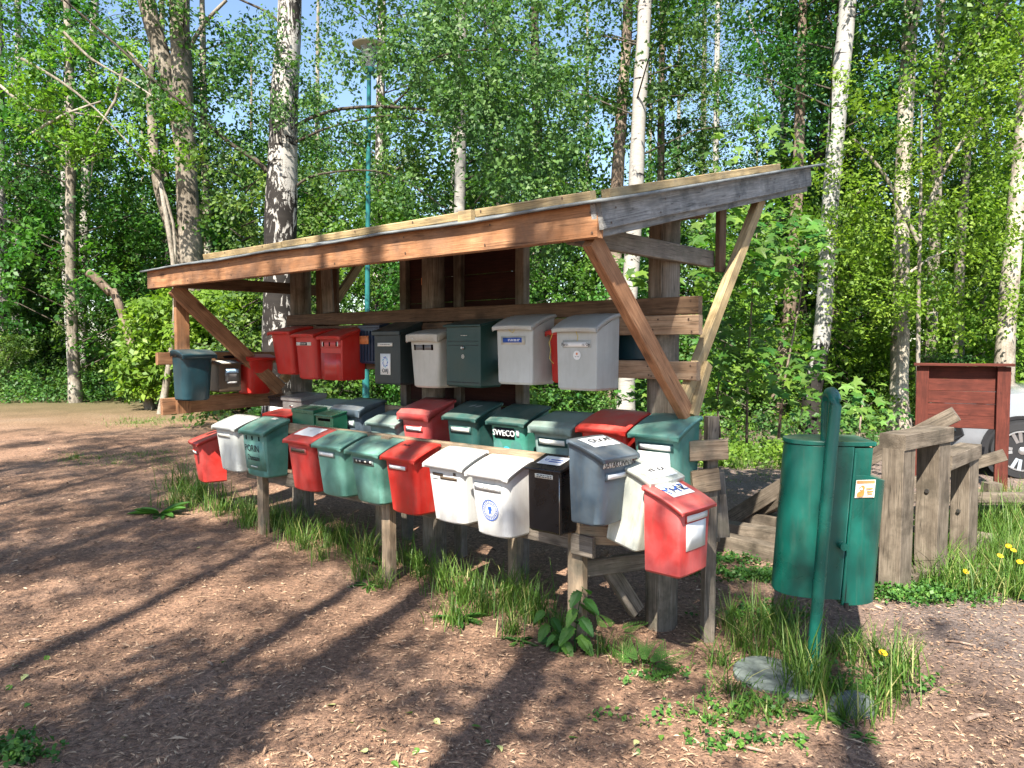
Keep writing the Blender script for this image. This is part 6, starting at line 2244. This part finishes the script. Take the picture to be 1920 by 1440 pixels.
# local frame: +x forward from the front axle, +y to the car's left (towards the camera), width 1.84
HW = .92
st_x = [.86, .80, .62, .30, 0, -.35, -.62, -.95, -1.35, -2.2, -2.8, -3.2, -3.5, -3.62]
zbot = [.34, .26, .22, .22, .24, .24, .22, .22, .22, .24, .26, .30, .36, .45]
zhood = [.78, .90, .97, 1.02, 1.05, 1.07, 1.09, 1.10, 1.10, 1.10, 1.10, 1.10, 1.05, .95]
ztop = [.80, .93, 1.00, 1.06, 1.09, 1.11, 1.14, 1.36, 1.60, 1.65, 1.60, 1.45, 1.18, 1.0]
hw_ = [.62, .76, .86, .90, .92, .92, .92, .92, .92, .92, .90, .88, .84, .78]
vs, fs = [], []
for i, x in enumerate(st_x):
    w_, zb_, zh_, zt_ = hw_[i], zbot[i], zhood[i], ztop[i]
    cab = zt_ > zh_ + .06
    tw_ = w_ * (.72 if cab else .86)
    half = [(0, zb_), (w_ * .86, zb_), (w_ * .97, zb_ + .10), (w_, zb_ + .35 * (zh_ - zb_)), (w_ * .985, zh_ - .14), (w_ * .955, zh_ - .02), (tw_ + (.02 if cab else 0), zt_ - (.06 if cab else .03)), (tw_ * .88, zt_ - .005), (0, zt_ + .012)]
    ring = [(x, y, z) for y, z in half] + [(x, -y, z) for y, z in half[-2:0:-1]]
    vs += ring
m = 16
for i in range(len(st_x) - 1):
    for k in range(m): fs.append((i * m + k, i * m + (k + 1) % m, (i + 1) * m + (k + 1) % m, (i + 1) * m + k))
fs.append(tuple(range(m - 1, -1, -1))); fs.append(tuple((len(st_x) - 1) * m + k for k in range(m)))
bo = link('body', pydata('body', vs, fs, 35), M_car, car)


def car_quad(name, pts, mat, parent=None, th=.012):
    o = link(name, pydata(name, pts, [tuple(range(len(pts)))]), mat, parent or car)
    s = o.modifiers.new('thickness', 'SOLIDIFY'); s.thickness = th; s.offset = 0
    return o


for s in (1, -1):
    y = .915 * s
    car_quad('side_window', [(-.85, y * .99, 1.10), (-1.95, y * 1.0, 1.11), (-1.95, y * .82, 1.52), (-1.35, y * .82, 1.52), (-1.0, y * .88, 1.30)], M_cglass)
    car_quad('side_window', [(-2.02, y, 1.11), (-2.95, y * .985, 1.12), (-2.75, y * .84, 1.50), (-2.02, y * .82, 1.52)], M_cglass)
    car_quad('headlight', [(.77, .70 * s, .90), (.66, .82 * s, .84), (.30, .895 * s, .92), (.22, .88 * s, .99), (.55, .78 * s, .97)], M_lampg, th=.03)
    car_quad('fog_lamp_surround', [(.80, .70 * s, .62), (.64, .868 * s, .62), (.60, .872 * s, .50), (.70, .835 * s, .42), (.81, .72 * s, .43)], M_trim, th=.03)
    car_quad('fog_lamp', [(.81, .72 * s, .60), (.70, .838 * s, .60), (.68, .845 * s, .545), (.81, .72 * s, .535)], M_cglass, th=.045)
    for x0 in (0.0, -2.68):
        # wheel arch lip, tyre and alloy rim with five double spokes
        vs, fs = [], []
        for k in range(21):
            a = PI * (k / 20) * 1.1 - .05 * PI
            for rr, yy in ((.385, .935), (.425, .94), (.425, .80), (.385, .80)):
                vs.append((x0 + rr * math.cos(a), yy * s, .34 + rr * math.sin(a)))
        for k in range(20):
            for q in range(4): fs.append((k * 4 + q, k * 4 + (q + 1) % 4, k * 4 + 4 + (q + 1) % 4, k * 4 + 4 + q))
        link('wheel_arch', pydata('wheel_arch', vs, fs, 40), M_trim, car)
        for rr, zz in ((.405, .926), (.24, .958)):
            vs = [(x0 + rr * math.cos(2 * PI * k / 28), zz * s, .345 + rr * math.sin(2 * PI * k / 28)) for k in range(28)]
            link('dark_well_disc' if rr > .3 else 'dark_rim_backing', pydata('dark_well_disc', vs, [tuple(range(28))]), M_trim, car)  # flat black discs over the body, colour standing in for the shaded wheel hollow
        WM = Matrix.Translation((x0, .85 * s, .345)) @ Matrix.Rotation(-PI / 2 * s, 4, 'X')
        wh = lathe('wheel', [(.24, -.10), (.32, -.10), (.345, -.07), (.345, .08), (.325, .125), (.255, .13), (.245, .10), (.235, .0), (.10, -.02)], M_tyre, car, 36, 35, WM)
        lathe('rim', [(.25, .118), (.243, .132), (.228, .132), (.224, .10)], M_alloy, wh, 36, 30, None, (False, False))
        vs, fs = [], []
        for k in range(5):
            for dd in (-.17, .17):
                a = 2 * PI * k / 5 + dd
                a0 = 2 * PI * k / 5
                c0, c1 = Vector((.04 * math.cos(a0 + dd), .04 * math.sin(a0 + dd), .10)), Vector((.238 * math.cos(a), .238 * math.sin(a), .125))
                t_ = Vector((-math.sin(a), math.cos(a), 0))
                i = len(vs)
                for p, w2 in ((c0, .016), (c1, .020)):
                    for sg, dz in ((-1, 0), (1, 0), (1, -.03), (-1, -.03)): vs.append(tuple(p + t_ * w2 * sg + Vector((0, 0, dz))))
                for q in range(4): fs.append((i + q, i + (q + 1) % 4, i + 4 + (q + 1) % 4, i + 4 + q))
        link('spokes', pydata('spokes', vs, fs), M_alloy, wh)
        lathe('hub_cap', [(.045, .09), (.045, .115), (.03, .122)], M_alloy, wh, 16, 40)
car_quad('windscreen', [(-.60, .70, 1.155), (-1.28, .60, 1.565), (-1.28, -.60, 1.565), (-.60, -.70, 1.155)], M_cglass)
car_quad('grille', [(.875, -.55, .80), (.875, .55, .80), (.875, .50, .52), (.875, -.50, .52)], M_trim, th=.05)
for k in range(5): car_quad('grille_bar', [(.905, -.50, .55 + k * .05), (.905, .50, .55 + k * .05), (.905, .50, .57 + k * .05), (.905, -.50, .57 + k * .05)], M_alloy)
car_quad('sill_trim', [(-.45, .925, .22), (-2.25, .925, .22), (-2.25, .93, .36), (-.45, .93, .36)], M_trim, th=.03)
for yy in (.97, -.97):
    o = link('door_mirror', pydata('door_mirror', *box_v(-.98, -.82, yy - .10, yy + .10, 1.10, 1.24)), M_car, car)
    bevel_mod(o, .04, 3)

# ================================================================ lettering curves become meshes
dg = bpy.context.evaluated_depsgraph_get()
for o in [o for o in scene.objects if o.type == 'FONT']:
    me = bpy.data.meshes.new_from_object(o.evaluated_get(dg))
    n = link(o.name.split('.')[0], me, None, o.parent, o.matrix_basis.copy())
    bpy.data.objects.remove(o)
